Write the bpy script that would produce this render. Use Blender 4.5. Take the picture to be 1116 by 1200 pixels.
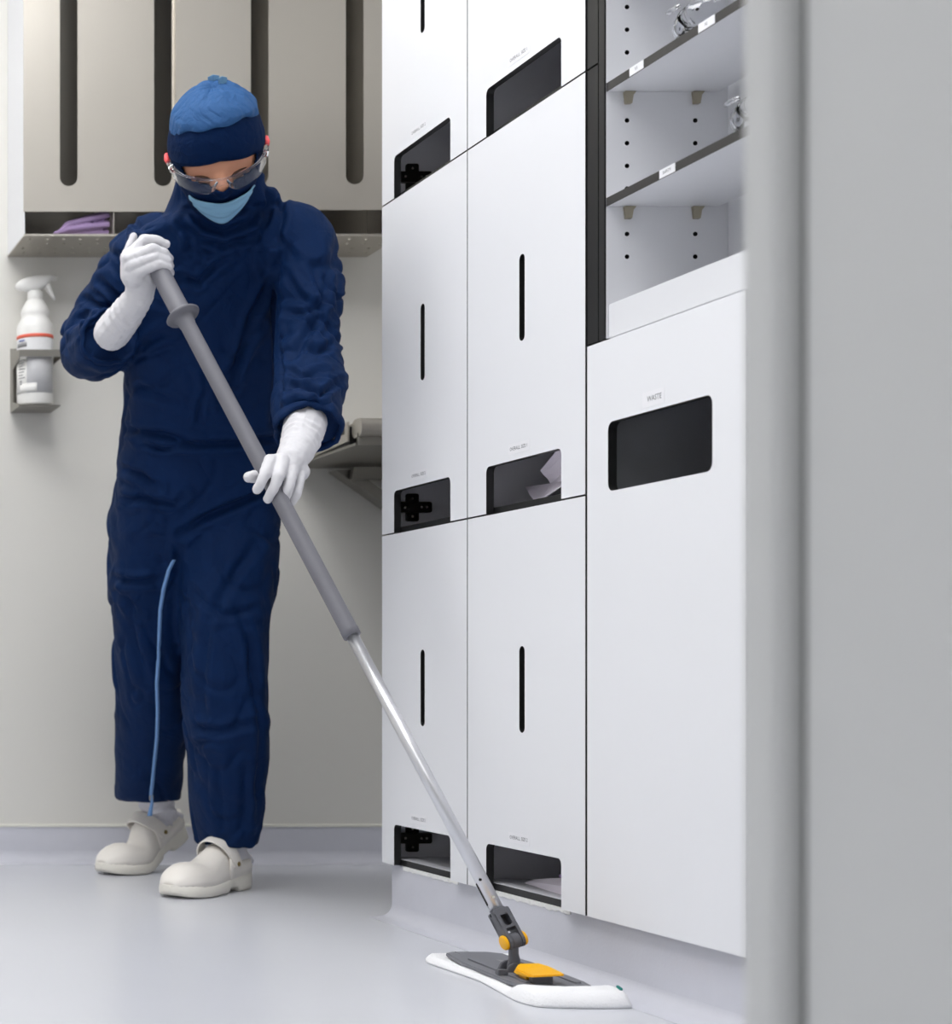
import bpy, bmesh, math, random
import numpy as np
from mathutils import Vector, Matrix, noise
from mathutils.geometry import tessellate_polygon
from mathutils.bvhtree import BVHTree

random.seed(7)
scene = bpy.context.scene
COL = scene.collection
for o in list(bpy.data.objects):
    bpy.data.objects.remove(o)

# ------------------------------------------------------------------ camera
# rectified wide photograph, cropped to its right part: level camera with lens shift
FPX, CXP, CYP, HC = 2000.0, -378.0, 793.0, 0.45
cam_d = bpy.data.cameras.new('camera')
cam = bpy.data.objects.new('camera', cam_d)
COL.objects.link(cam)
cam.location = (0, 0, HC)
cam.rotation_euler = (math.pi / 2, 0, 0)
cam_d.sensor_fit = 'HORIZONTAL'
cam_d.sensor_width = 36.0
cam_d.lens = FPX / 1116 * 36.0
cam_d.shift_x = (558 - CXP) / 1116
cam_d.shift_y = (CYP - 600) / 1116
cam_d.clip_start = 0.05
cam_d.dof.use_dof = True
cam_d.dof.focus_distance = 2.75
cam_d.dof.aperture_fstop = 6.6
scene.camera = cam

# ------------------------------------------------------------------ world, view
w = bpy.data.worlds.new('world')
scene.world = w
w.use_nodes = True
w.node_tree.nodes['Background'].inputs[0].default_value = (0.9, 0.93, 1, 1)
w.node_tree.nodes['Background'].inputs[1].default_value = 0.3
vs = scene.view_settings
vs.view_transform = 'Standard'
vs.look = 'None'
vs.gamma = 1
vs.use_curve_mapping = False
vs.exposure = 0.0

PANEL_LIGHT = 9.7       # emission of the ceiling panels
CORRIDOR_LIGHT = 9.5

def P(px, py, Y):
    """world point at depth Y that lies on the sight line of photo pixel (px, py)"""
    return Vector(((px - CXP) / FPX * Y, Y, HC + (CYP - py) / FPX * Y))

# ------------------------------------------------------------------ materials
def mat(name, col, rough=0.5, metal=0.0, bump=0.0, bscale=80.0, var=0.0, vscale=6.0, spec=0.5,
        trans=0.0, ior=1.45, emit=0.0, sheen=0.0, stretch=None, coat=0.0, aniso=0.0):
    m = bpy.data.materials.new(name)
    m.use_nodes = True
    nt = m.node_tree
    b = nt.nodes['Principled BSDF']
    c = (*[((v / 255) / 12.92 if v / 255 <= 0.04045 else ((v / 255 + 0.055) / 1.055) ** 2.4) for v in col], 1)
    b.inputs['Base Color'].default_value = c
    b.inputs['Roughness'].default_value = rough
    b.inputs['Metallic'].default_value = metal
    b.inputs['Specular IOR Level'].default_value = spec
    b.inputs['Transmission Weight'].default_value = trans
    b.inputs['IOR'].default_value = ior
    b.inputs['Coat Weight'].default_value = coat
    if aniso:
        b.inputs['Anisotropic'].default_value = aniso
    if sheen:
        b.inputs['Sheen Weight'].default_value = sheen
        b.inputs['Sheen Roughness'].default_value = 0.4
    if emit:
        b.inputs['Emission Color'].default_value = c
        b.inputs['Emission Strength'].default_value = emit
    if bump or var:
        tc = nt.nodes.new('ShaderNodeTexCoord')
        mp = nt.nodes.new('ShaderNodeMapping')
        nt.links.new(tc.outputs['Object'], mp.inputs['Vector'])
        if stretch:
            mp.inputs['Scale'].default_value = stretch
    if bump:
        n = nt.nodes.new('ShaderNodeTexNoise')
        n.inputs['Scale'].default_value = bscale
        n.inputs['Detail'].default_value = 3
        nt.links.new(mp.outputs['Vector'], n.inputs['Vector'])
        bp = nt.nodes.new('ShaderNodeBump')
        bp.inputs['Strength'].default_value = bump
        bp.inputs['Distance'].default_value = 0.002
        nt.links.new(n.outputs['Fac'], bp.inputs['Height'])
        nt.links.new(bp.outputs['Normal'], b.inputs['Normal'])
    if var:
        n2 = nt.nodes.new('ShaderNodeTexNoise')
        n2.inputs['Scale'].default_value = vscale
        n2.inputs['Detail'].default_value = 4
        nt.links.new(mp.outputs['Vector'], n2.inputs['Vector'])
        mx = nt.nodes.new('ShaderNodeMix')
        mx.data_type = 'RGBA'
        mx.inputs['A'].default_value = tuple(v * (1 - var) for v in c[:3]) + (1,)
        mx.inputs['B'].default_value = tuple(min(1, v * (1 + var)) for v in c[:3]) + (1,)
        nt.links.new(n2.outputs['Fac'], mx.inputs['Factor'])
        nt.links.new(mx.outputs['Result'], b.inputs['Base Color'])
    return m

M = {}
M['wall'] = mat('wall_paint', (225, 223, 217), 0.55, bump=0.03, bscale=300)
M['wall_side'] = mat('side_wall_paint', (225, 225, 224), 0.6)
M['ceiling'] = mat('ceiling_white', (235, 235, 235), 0.7)
M['floor'] = mat('floor_vinyl', (212, 214, 221), 0.26, bump=0.02, bscale=60, var=0.02, vscale=3, spec=0.45)
M['vinyl'] = mat('cove_vinyl', (210, 211, 220), 0.3, bump=0.10, bscale=220, var=0.03, vscale=30)
M['bead'] = mat('cove_bead', (228, 227, 218), 0.4)
M['frame'] = mat('frame_grey', (214, 215, 215), 0.38)
M['gasket'] = mat('gasket_grey', (120, 122, 120), 0.6)
M['laminate'] = mat('white_laminate', (236, 237, 241), 0.38, bump=0.02, bscale=400)
M['core'] = mat('black_laminate_core', (26, 26, 27), 0.45)
M['locker_in'] = mat('locker_grey_lining', (228, 228, 234), 0.5)
M['bin_in'] = mat('bin_dark_lining', (190, 192, 198), 0.5)
M['shelf_in'] = mat('shelf_white', (226, 227, 231), 0.4)
M['edge'] = mat('dark_edge_banding', (52, 50, 50), 0.4, var=0.15, vscale=60)
M['label'] = mat('label_paper', (240, 240, 244), 0.5)
M['ink'] = mat('label_ink', (70, 72, 80), 0.6)
M['hole'] = mat('hole_black', (14, 14, 16), 0.7)
M['nickel'] = mat('nickel', (178, 170, 150), 0.3, metal=0.9)
M['hinge'] = mat('hinge_black', (24, 23, 20), 0.35)
M['screw'] = mat('screw_steel', (210, 205, 195), 0.25, metal=1)
M['steel'] = mat('brushed_steel', (196, 191, 182), 0.36, metal=0.85, bump=0.10, bscale=60, stretch=(30, 30, 0.4), aniso=0.4)
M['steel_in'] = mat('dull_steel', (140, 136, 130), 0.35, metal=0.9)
M['steel_bench'] = mat('bench_steel', (150, 147, 140), 0.4, metal=0.8)
M['navy'] = mat('navy_cloth', (4, 34, 74), 0.7, bump=0.3, bscale=420, var=0.15, vscale=14, spec=0.16)
M['navy_dark'] = mat('navy_knit', (3, 27, 62), 0.8, bump=0.2, bscale=500, spec=0.1)
M['cap_blue'] = mat('cap_blue_cloth', (50, 88, 136), 0.65, bump=0.25, bscale=300, spec=0.15)
M['mask'] = mat('mask_blue', (122, 166, 196), 0.75, bump=0.15, bscale=300)
M['skin'] = mat('skin', (206, 146, 116), 0.5, bump=0.05, bscale=300)
M['brow'] = mat('brow_hair', (78, 54, 42), 0.7)
M['glove'] = mat('glove_white', (214, 213, 217), 0.6, bump=0.1, bscale=260)
M['sock'] = mat('sock_white', (222, 221, 228), 0.85, bump=0.3, bscale=500)
M['clog'] = mat('clog_white', (242, 237, 230), 0.45, bump=0.03, bscale=200)
M['sole'] = mat('clog_sole', (240, 236, 226), 0.55)
M['clog_in'] = mat('clog_lining', (96, 96, 92), 0.8)
M['brass'] = mat('brass_rivet', (150, 130, 84), 0.4, metal=0.7)
M['zip'] = mat('zip_blue', (112, 152, 204), 0.6)
M['red'] = mat('red_rubber', (236, 88, 92), 0.5)
M['clear'] = mat('clear_plastic', (246, 247, 250), 0.02, trans=1.0, ior=1.30)
M['grip'] = mat('grip_grey', (110, 110, 117), 0.5, var=0.06, vscale=30)
M['alu'] = mat('aluminium', (214, 215, 219), 0.3, metal=0.85, bump=0.06, bscale=40, stretch=(20, 20, 1))
M['mop_grey'] = mat('mop_plastic', (92, 93, 99), 0.42)
M['mop_plate'] = mat('mop_plate', (120, 121, 127), 0.42)
M['yellow'] = mat('mop_yellow', (255, 188, 0), 0.4)
M['pad'] = mat('mop_pad', (246, 246, 248), 0.95, bump=0.6, bscale=350)
M['teal'] = mat('teal_tab', (20, 128, 118), 0.7)
M['bottle'] = mat('bottle_white', (240, 239, 236), 0.35)
M['bottle_label'] = mat('bottle_label', (214, 214, 216), 0.5, var=0.06, vscale=120)
M['orange'] = mat('bottle_red_band', (232, 106, 84), 0.5)
M['bluemark'] = mat('bottle_blue_mark', (130, 140, 190), 0.5)
M['greymark'] = mat('bottle_grey_mark', (150, 150, 152), 0.5)
M['purple'] = mat('purple_cloth', (160, 136, 178), 0.8, bump=0.2, bscale=200)
M['lilac'] = mat('lilac_cloth', (240, 232, 244), 0.8, bump=0.15, bscale=200)
M['panel'] = mat('light_diffuser', (255, 255, 255), 0.5, emit=PANEL_LIGHT)
M['panel2'] = mat('corridor_diffuser', (255, 255, 255), 0.5, emit=CORRIDOR_LIGHT)
M['caulk'] = mat('caulk_white', (240, 240, 238), 0.7)

def crumple_bump(m, scale, dist, strength):
    # sharp little creases of crumpled cloth, added under the weave
    nt = m.node_tree
    b = nt.nodes['Principled BSDF']
    tc = nt.nodes.new('ShaderNodeTexCoord')
    prev = b.inputs['Normal'].links[0].from_node
    for k, (sc, ds, st) in enumerate(((scale, dist, strength), (scale * 2.3, dist * .5, strength * .8))):
        n = nt.nodes.new('ShaderNodeTexNoise')
        n.inputs['Scale'].default_value = sc
        n.inputs['Detail'].default_value = 1.5
        n.inputs['Distortion'].default_value = 1.6
        nt.links.new(tc.outputs['Object'], n.inputs['Vector'])
        a = nt.nodes.new('ShaderNodeMath'); a.operation = 'SUBTRACT'; a.inputs[1].default_value = 0.5
        c = nt.nodes.new('ShaderNodeMath'); c.operation = 'ABSOLUTE'
        d = nt.nodes.new('ShaderNodeMath'); d.operation = 'POWER'; d.inputs[1].default_value = 0.7
        nt.links.new(n.outputs['Fac'], a.inputs[0]); nt.links.new(a.outputs[0], c.inputs[0]); nt.links.new(c.outputs[0], d.inputs[0])
        bp = nt.nodes.new('ShaderNodeBump')
        bp.inputs['Strength'].default_value = st
        bp.inputs['Distance'].default_value = ds
        bp.invert = (k == 1)
        nt.links.new(d.outputs[0], bp.inputs['Height'])
        nt.links.new(bp.outputs['Normal'], prev.inputs['Normal'])
        prev = bp
crumple_bump(M['navy'], 7, 0.020, 0.22)
crumple_bump(M['cap_blue'], 16, 0.012, 0.5)
crumple_bump(M['navy_dark'], 16, 0.008, 0.4)

# ------------------------------------------------------------------ helpers
def link(o, parent=None):
    COL.objects.link(o)
    if parent is not None:
        o.parent = parent
        o.matrix_parent_inverse = parent.matrix_basis.inverted()
    return o

def setmats(me, mats):
    if not isinstance(mats, (list, tuple)):
        mats = [mats]
    for m in mats:
        me.materials.append(M[m])

def obj(name, bm, mats, parent=None, smooth=False, recalc=True, bevel=0.0):
    if recalc:
        bmesh.ops.recalc_face_normals(bm, faces=bm.faces[:])
    if bevel:
        bmesh.ops.bevel(bm, geom=bm.edges[:], offset=bevel, segments=2, affect='EDGES', clamp_overlap=True)
    me = bpy.data.meshes.new(name)
    bm.to_mesh(me)
    bm.free()
    setmats(me, mats)
    if smooth:
        me.polygons.foreach_set('use_smooth', [True] * len(me.polygons))
    return link(bpy.data.objects.new(name, me), parent)

def tag(o, label=None, cat=None, group=None, kind=None):
    if label: o['label'] = label
    if cat: o['category'] = cat
    if group: o['group'] = group
    if kind: o['kind'] = kind
    return o

def empty(name, loc, label, cat, group=None):
    o = bpy.data.objects.new(name, None)
    o.empty_display_size = 0.1
    o.location = loc
    COL.objects.link(o)
    return tag(o, label, cat, group)

def box(bm, lo, hi, mi=0, skip=()):
    x0, y0, z0 = lo
    x1, y1, z1 = hi
    v = [bm.verts.new(c) for c in ((x0, y0, z0), (x1, y0, z0), (x1, y1, z0), (x0, y1, z0),
                                   (x0, y0, z1), (x1, y0, z1), (x1, y1, z1), (x0, y1, z1))]
    F = {'-z': (0, 3, 2, 1), '+z': (4, 5, 6, 7), '-y': (0, 1, 5, 4), '+x': (1, 2, 6, 5), '+y': (2, 3, 7, 6), '-x': (3, 0, 4, 7)}
    for k, f in F.items():
        if k not in skip:
            bm.faces.new([v[i] for i in f]).material_index = mi
    return v

def bx(lo, hi, mi=0):
    bm = bmesh.new()
    box(bm, lo, hi, mi)
    return bm

def rings(bm, rr, caps=True, closed=True, mi=0):
    """skin a list of rings (lists of points)"""
    vv = [[bm.verts.new(p) for p in r] for r in rr]
    n = len(vv[0])
    for a, b in zip(vv, vv[1:]):
        for i in range(n if closed else n - 1):
            j = (i + 1) % n
            bm.faces.new((a[i], a[j], b[j], b[i])).material_index = mi
    if caps:
        bm.faces.new(vv[0][::-1]).material_index = mi
        bm.faces.new(vv[-1]).material_index = mi
    return vv

def ring(c, a, b, n=24, e=2.0):
    """superellipse round c with half-axis vectors a, b"""
    out = []
    for i in range(n):
        t = 2 * math.pi * i / n
        ct, st = math.cos(t), math.sin(t)
        if e != 2.0:
            ct = math.copysign(abs(ct) ** (2 / e), ct)
            st = math.copysign(abs(st) ** (2 / e), st)
        out.append(Vector(c) + Vector(a) * ct + Vector(b) * st)
    return out

def frame_of(d):
    d = Vector(d).normalized()
    up = Vector((0, 0, 1)) if abs(d.z) < 0.95 else Vector((0, 1, 0))
    a = d.cross(up).normalized()
    return a, a.cross(d).normalized()

def tube(bm, pts, rad, n=16, mi=0, caps=True):
    pts = [Vector(p) for p in pts]
    if not isinstance(rad, (list, tuple)):
        rad = [rad] * len(pts)
    rr = []
    pa = None
    for i, p in enumerate(pts):
        d = (pts[min(i + 1, len(pts) - 1)] - pts[max(i - 1, 0)])
        a, b = frame_of(d)
        if pa is not None:
            dn = d.normalized()
            a = (pa - dn * pa.dot(dn)).normalized()
            b = a.cross(dn).normalized()
        pa = a
        rr.append(ring(p, a * rad[i], b * rad[i], n))
    return rings(bm, rr, caps, True, mi)

def lathe(bm, prof, origin=(0, 0, 0), axis=(0, 0, 1), n=28, mi=0):
    """prof: list of (radius, height) along axis"""
    a, b = frame_of(axis)
    ax = Vector(axis).normalized()
    rr = [ring(Vector(origin) + ax * h, a * max(r, 1e-4), b * max(r, 1e-4), n) for r, h in prof]
    return rings(bm, rr, True, True, mi)

def sphere(bm, c, r, mi=0, u=16, v=10, mx=None):
    m = Matrix.Translation(Vector(c)) @ (mx if mx else Matrix.Identity(4)) @ Matrix.Diagonal((*((r, r, r) if not isinstance(r, (tuple, list)) else r), 1))
    res = bmesh.ops.create_uvsphere(bm, u_segments=u, v_segments=v, radius=1, matrix=m)
    return res

def blob(bm, pts, rad, n=14):
    """chain of tapered capsules, for voxel union"""
    pts = [Vector(p) for p in pts]
    for i, p in enumerate(pts):
        sphere(bm, p, rad[i], u=n, v=max(8, n // 2 + 2))
        if i:
            tube(bm, [pts[i - 1], p], [rad[i - 1], rad[i]], n)

def evaluated(bm, mods, name='tmp'):
    me = bpy.data.meshes.new(name)
    bm.to_mesh(me)
    bm.free()
    o = bpy.data.objects.new(name, me)
    COL.objects.link(o)
    for t, kw in mods:
        md = o.modifiers.new(t, t)
        for k, v in kw.items():
            setattr(md, k, v)
    dg = bpy.context.evaluated_depsgraph_get()
    out = bpy.data.meshes.new_from_object(o.evaluated_get(dg))
    bpy.data.objects.remove(o)
    bpy.data.meshes.remove(me)
    return out

def remesh(bm, voxel, smooth=4, factor=0.5):
    bmesh.ops.recalc_face_normals(bm, faces=bm.faces[:])
    return evaluated(bm, [('REMESH', dict(mode='VOXEL', voxel_size=voxel)),
                          ('SMOOTH', dict(factor=factor, iterations=smooth))])

def meshobj(name, me, mats, parent=None, smooth=True):
    me.materials.clear()
    setmats(me, mats)
    me.polygons.foreach_set('use_smooth', [smooth] * len(me.polygons))
    me.name = name
    return link(bpy.data.objects.new(name, me), parent)

def plate(bm, outer, holes, to3, thick, mi_face=0, mi_edge=1, mi_back=None):
    """2D outline with holes -> plate; to3(u,v,w) maps to world, w=0 front and w=thick back"""
    if mi_back is None:
        mi_back = mi_face
    loops = [outer] + list(holes)
    tri = tessellate_polygon([[Vector((u, v, 0)) for u, v in l] for l in loops])
    flat = [p for l in loops for p in l]
    fr = [bm.verts.new(to3(u, v, 0)) for u, v in flat]
    bk = [bm.verts.new(to3(u, v, thick)) for u, v in flat]
    for t in tri:
        try:
            bm.faces.new([fr[i] for i in t]).material_index = mi_face
            bm.faces.new([bk[i] for i in reversed(t)]).material_index = mi_back
        except ValueError:
            pass
    k = 0
    for l in loops:
        n = len(l)
        for i in range(n):
            j = (i + 1) % n
            bm.faces.new((fr[k + i], fr[k + j], bk[k + j], bk[k + i])).material_index = mi_edge
        k += n

def rrect(u0, v0, u1, v1, r, seg=5, corners=(1, 1, 1, 1)):
    """rounded rectangle ccw from lower left; corners: ll, lr, ur, ul"""
    out = []
    for (cu, cv, a0, on) in ((u0, v0, 180, corners[0]), (u1, v0, 270, corners[1]), (u1, v1, 0, corners[2]), (u0, v1, 90, corners[3])):
        if not on:
            out.append((cu, cv))
            continue
        su = 1 if cu == u0 else -1
        sv = 1 if cv == v0 else -1
        for i in range(seg + 1):
            a = math.radians(a0 + 90 * i / seg)
            out.append((cu + su * r + r * math.cos(a), cv + sv * r + r * math.sin(a)))
    return out

def text(body, size, loc, rx, parent, mats='ink', align='CENTER', name='lettering'):
    cu = bpy.data.curves.new('t', 'FONT')
    cu.body = body
    cu.size = size
    cu.align_x = align
    cu.align_y = 'CENTER'
    cu.resolution_u = 2
    o = bpy.data.objects.new('t', cu)
    COL.objects.link(o)
    dg = bpy.context.evaluated_depsgraph_get()
    me = bpy.data.meshes.new_from_object(o.evaluated_get(dg))
    bpy.data.objects.remove(o)
    me.transform(Matrix.Translation(loc) @ rx)
    me.materials.clear()
    setmats(me, mats)
    return link(bpy.data.objects.new(name, me), parent)

# ------------------------------------------------------------------ room shell
XL, XR, YB, YF, ZC = -1.7, 1.92, 4.13, -1.6, 2.72
XF = 1.325                                  # front plane of the locker bank
def struct(name, bm, mats, label=None, **kw):
    o = obj(name, bm, mats, **kw)
    o['kind'] = 'structure'
    if label: o['label'] = label
    return o

struct('floor', bx((XL - .1, YF - .1, -0.1), (XR + .1, YB + .1, 0)), 'floor', 'glossy pale blue-grey vinyl clean room floor')
struct('ceiling', bx((XL - .1, YF - .1, ZC), (XR + .1, YB + .1, ZC + .1)), 'ceiling')
struct('wall_back', bx((XL - .1, YB, 0), (XR + .1, YB + .1, ZC)), 'wall', 'warm pale grey wall behind the person')
struct('wall_left', bx((XL - .1, YF, 0), (XL, YB, ZC)), 'wall_side')
struct('wall_right', bx((XR, YF, 0), (XR + .1, YB, ZC)), 'wall_side')
struct('wall_behind', bx((XL, YF - .1, 0), (XR, YF, ZC)), 'wall_side')
# partition with the doorway the photograph is taken through
DX0, DX1, DY0, DY1, DZ = -0.50, 0.60, 0.70, 0.865, 2.1
bm = bmesh.new()
box(bm, (XL, DY0, 0), (DX0, DY1, ZC))
box(bm, (DX1, DY0, 0), (XR, DY1, ZC))
box(bm, (DX0, DY0, DZ), (DX1, DY1, ZC))
struct('wall_front', bm, 'wall_side', 'partition wall with the doorway')

def jamb_profile(sx, x):
    # plan outline of the door frame (distance from opening, y), rounded nose, gasket groove, rebate
    p = [(0.055, 0.876), (0.006, 0.876)]
    for i in range(1, 5):
        a = math.radians(90 * i / 4)
        p.append((0.006 - 0.006 * math.sin(a), 0.870 + 0.006 * math.cos(a) ))
    p += [(0.000, 0.853)]
    for i in range(1, 6):
        a = math.radians(90 * i / 5)
        p.append((0.008 - 0.008 * math.cos(a), 0.853 - 0.008 * math.sin(a)))
    p += [(0.0145, 0.845), (0.0145, 0.837), (0.0085, 0.836), (0.0085, 0.69), (0.055, 0.69)]
    return [(x + sx * d, y) for d, y in p]
for k, (sx, x) in enumerate(((1, 0.545), (-1, -0.445))):
    bm = bmesh.new()
    prof = jamb_profile(sx, x)
    rings(bm, [[(a, b, z) for a, b in prof] for z in (0.0, 2.05)], True, True)
    o = struct('door_frame' if 0 else 'trim_%d' % (k + 1), bm, 'frame', ['blurred pale grey steel door jamb in the right foreground', 'pale grey steel door jamb'][k])
    bm = bmesh.new()
    box(bm, tuple(min(a, b) for a, b in zip((x + sx * .0120, .8375, 0), (x + sx * .0144, .8445, 0))), tuple(max(a, b) for a, b in zip((x + sx * .0120, .8375, 2.05), (x + sx * .0144, .8445, 2.05))))
    obj('gasket', bm, 'gasket', o)
struct('trim_3', bx((-0.5, 0.69, 2.05), (0.6, 0.876, 2.1)), 'frame', 'pale grey steel door head')

# coved vinyl skirting
def cove(name, p0, p1, nrm, h, r=0.03, label=None, mats='vinyl', bead=True):
    p0, p1, nrm = Vector(p0), Vector(p1), Vector(nrm)
    prof = [(0.0, h), (0.004, h), (0.004, r)]
    for i in range(1, 17):
        a = math.radians(90 * i / 16)
        prof.append((0.004 + r - r * math.cos(a), r - r * math.sin(a) + 0.0015))
    prof += [(0.004 + r + 0.02, 0.0002)]
    bm = bmesh.new()
    rings(bm, [[p + nrm * d + Vector((0, 0, z)) for d, z in prof] for p in (p0, p1)], False, False)
    for p in (p0, p1):                     # end caps
        bm.faces.new([bm.verts.new(p + nrm * d + Vector((0, 0, z))) for d, z in prof + [(0.0, 0.0001)]])
    o = struct(name, bm, mats, label)
    for f in o.data.polygons: f.use_smooth = abs(f.normal.z) > .02 and abs(f.normal.z) < .99999 and len(f.vertices) == 4
    if bead:
        bm = bmesh.new()
        bp = [(0, h - .001), (0.006, h - .001), (0.0055, h + 0.004), (0, h + 0.006)]
        rings(bm, [[p + nrm * d + Vector((0, 0, z)) for d, z in bp] for p in (p0, p1)], True, True)
        obj('bead', bm, 'bead', o)
    return o
cove('baseboard_back', (XL, YB, 0), (XR, YB, 0), (0, -1, 0), 0.088, label='pale lavender coved vinyl skirting along the back wall')
cove('baseboard_left', (XL, DY1, 0), (XL, YB, 0), (1, 0, 0), 0.088)

# ceiling light panels (above the frame; they light the room)
def light_panel(x, y, sx, sy, m, label):
    t = empty('ceiling_light', (x, y, ZC), label, 'ceiling light', 'ceiling light panels')
    bm = bmesh.new()
    for lo, hi in (((x - sx, y - sy, ZC - .012), (x + sx, y - sy + .025, ZC - .0005)), ((x - sx, y + sy - .025, ZC - .012), (x + sx, y + sy, ZC - .0005)),
                   ((x - sx, y - sy + .025, ZC - .012), (x - sx + .025, y + sy - .025, ZC - .0005)), ((x + sx - .025, y - sy + .025, ZC - .012), (x + sx, y + sy - .025, ZC - .0005))):
        box(bm, lo, hi)
    obj('light_frame', bm, 'frame', t)
    obj('diffuser', bx((x - sx + .026, y - sy + .026, ZC - .008), (x + sx - .026, y + sy - .026, ZC - .002)), m, t)
light_panel(-0.25, 1.75, 0.6, 0.3, 'panel', 'square ceiling light panel nearest the doorway')
light_panel(-0.05, 3.2, 0.6, 0.3, 'panel', 'square ceiling light panel above the person')
light_panel(0.62, 2.3, 0.3, 0.6, 'panel', 'ceiling light panel in front of the lockers')
light_panel(-0.3, -0.4, 0.6, 0.3, 'panel2', 'ceiling light panel outside the doorway')

# ------------------------------------------------------------------ lockers
ZR = [0.10, 0.715, 1.333, 1.95]             # door row limits
YC = [3.21, 2.862, 2.489]                   # column limits, far to near
DT = 0.0125
GAP = 0.0014
place_c = ['far column beside the back wall', 'near column beside the waste cabinet']
place_r = ['bottom', 'middle', 'top']

def door_to3(y_far):
    # u runs from the far edge towards the camera, v is height, w goes into the cabinet
    return lambda u, v, w_: Vector((XF + w_, y_far - u, v))

ROTX = Matrix(((0, 0, -1, 0), (-1, 0, 0, 0), (0, 1, 0, 0), (0, 0, 0, 1)))   # text facing -X, reading towards the camera

for c in range(2):
    yf, yn = YC[c], YC[c + 1]
    wd = yf - yn
    for r in range(3):
        z0, z1 = ZR[r], ZR[r + 1]
        lab = 'white locker, %s row of the %s' % (place_r[r], place_c[c])
        if c == 1 and r == 1: lab = 'white locker with crumpled lilac cloth showing in its lower opening'
        if c == 1 and r == 0: lab = 'white bottom locker behind the mop joint, folded pale cloth inside'
        t = empty('locker', (XF + .25, (yf + yn) / 2, z0), lab, 'locker', 'white lockers in the bank')
        # body: open box of panels
        bm = bmesh.new()
        X0, X1 = XF + DT + 0.0015, XR - .03
        e = 0.0008
        box(bm, (X0, yf - .009, z0 + e), (X1, yf - e, z1 - e))
        box(bm, (X0, yn + e, z0 + e), (X1, yn + .009, z1 - e))
        box(bm, (X0, yn + .0095, z1 - .009), (X1, yf - .0095, z1 - e))
        box(bm, (X1 - .009, yn + .0095, z0 + .013), (X1, yf - .0095, z1 - .0095))
        obj('body', bm, 'locker_in', t)
        bm = bmesh.new()
        box(bm, (X0, yn + .0095, z0 + e), (X1, yf - .0095, z0 + .012))
        for f in bm.faces:
            if f.normal.x < -.5 or f.calc_center_median().x < X0 + 1e-5: f.material_index = 1
        obj('bottom_board', bm, ['locker_in', 'core'], t)
        # door with notch at its foot and a finger slot
        nl, nr = (0.055, 0.285) if c == 0 else (0.0665, 0.304)
        nh = 0.078 if r else 0.077
        rr = 0.010
        u0, u1, v0, v1 = GAP, wd - GAP, z0 + GAP, z1 - GAP
        nz = z0 + nh
        outer = [(u0, v0), (nl, v0)]
        for i in range(6):
            a = math.radians(180 - 90 * i / 5)
            outer.append((nl + rr + rr * math.cos(a), nz - rr + rr * math.sin(a)))
        for i in range(6):
            a = math.radians(90 - 90 * i / 5)
            outer.append((nr - rr + rr * math.cos(a), nz - rr + rr * math.sin(a)))
        outer += [(nr, v0), (u1, v0), (u1, v1), (u0, v1)]
        sc = 0.176 if c == 0 else 0.185
        sw = 0.0085
        zs0 = z0 + 0.262
        zs1 = zs0 + (0.136)
        hole = rrect(sc - sw, zs0, sc + sw, zs1, sw * .98, 6)
        bm = bmesh.new()
        plate(bm, outer, [hole], door_to3(yf), DT, 0, 1)
        d = obj('door', bm, ['laminate', 'core'], t)
        # paper label above the notch
        lu = (nl + nr) / 2 - .01
        bm = bx((XF - .0004, yf - lu - .034, nz + .010), (XF - .00005, yf - lu + .034, nz + .026))
        obj('paper_label', bm, 'label', d)
        text('OVERALL, SIZE %d' % (2 - c if r else 2), 0.0078, Vector((XF - .0006, yf - lu, nz + .018)), ROTX, d)
        # concealed hinge on the far side wall
        if c == 0:
            hx, hz, hy = XF + .052, z0 + (0.052 if r else 0.048), yf - .0095
            bm = bmesh.new()
            sz = 0.026
            plate(bm, rrect(hx - .012, hz - sz, hx + .012, hz + sz, .004), [], lambda u, v, w_: Vector((u, hy - w_, v)), .004, 0, 0)
            plate(bm, rrect(hx - .027, hz - .010, hx + .034, hz + .010, .004), [], lambda u, v, w_: Vector((u, hy - w_, v)), .010, 0, 0)
            h = obj('hinge', bm, 'hinge', t)
            bm = bmesh.new()
            for du, dv in ((0, .017), (0, -.017), (.014, 0), (.024, 0), (-.016, 0)):
                lathe(bm, [(.0001, 0), (.0028, 0), (.0024, .0012), (.0001, .0014)], (hx + du, hy - (.004 if dv else .010), hz + dv), (0, -1, 0), 10)
            obj('hinge_screws', bm, 'screw', h)

# caulk bead between bottom boards and plinth
pl = cove('baseboard_right', (XF + .019, 1.6, 0), (XF + .019, 3.20, 0), (-1, 0, 0), 0.0992, r=.024, label='pale coved vinyl plinth under the lockers', bead=False)
for y0_, y1_ in ((3.147, 2.926), (2.794, 2.559)):
    bm = bmesh.new()
    rows = []
    N = 50
    for i in range(N + 1):
        y = y0_ + (y1_ - y0_) * i / N
        d = 0.003 + 0.003 * noise.noise((y * 90, 1, 4))
        h = 0.003 + 0.003 * noise.noise((y * 70, 7, 2))
        rows.append([(XF + .016, y, .1005), (XF + .016 - d, y, .0995), (XF + .016 - d * .8, y, .0965 - h), (XF + .0165, y, .094 - h)])
    rings(bm, rows, True, True)
    obj('caulk', bm, 'caulk', pl)
# solid plinth body, return at the far end
bm = bx((XF + .0195, 1.6, 0), (XR - .03, 3.199, 0.0992))
obj('plinth_body', bm, 'vinyl', pl)

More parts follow.
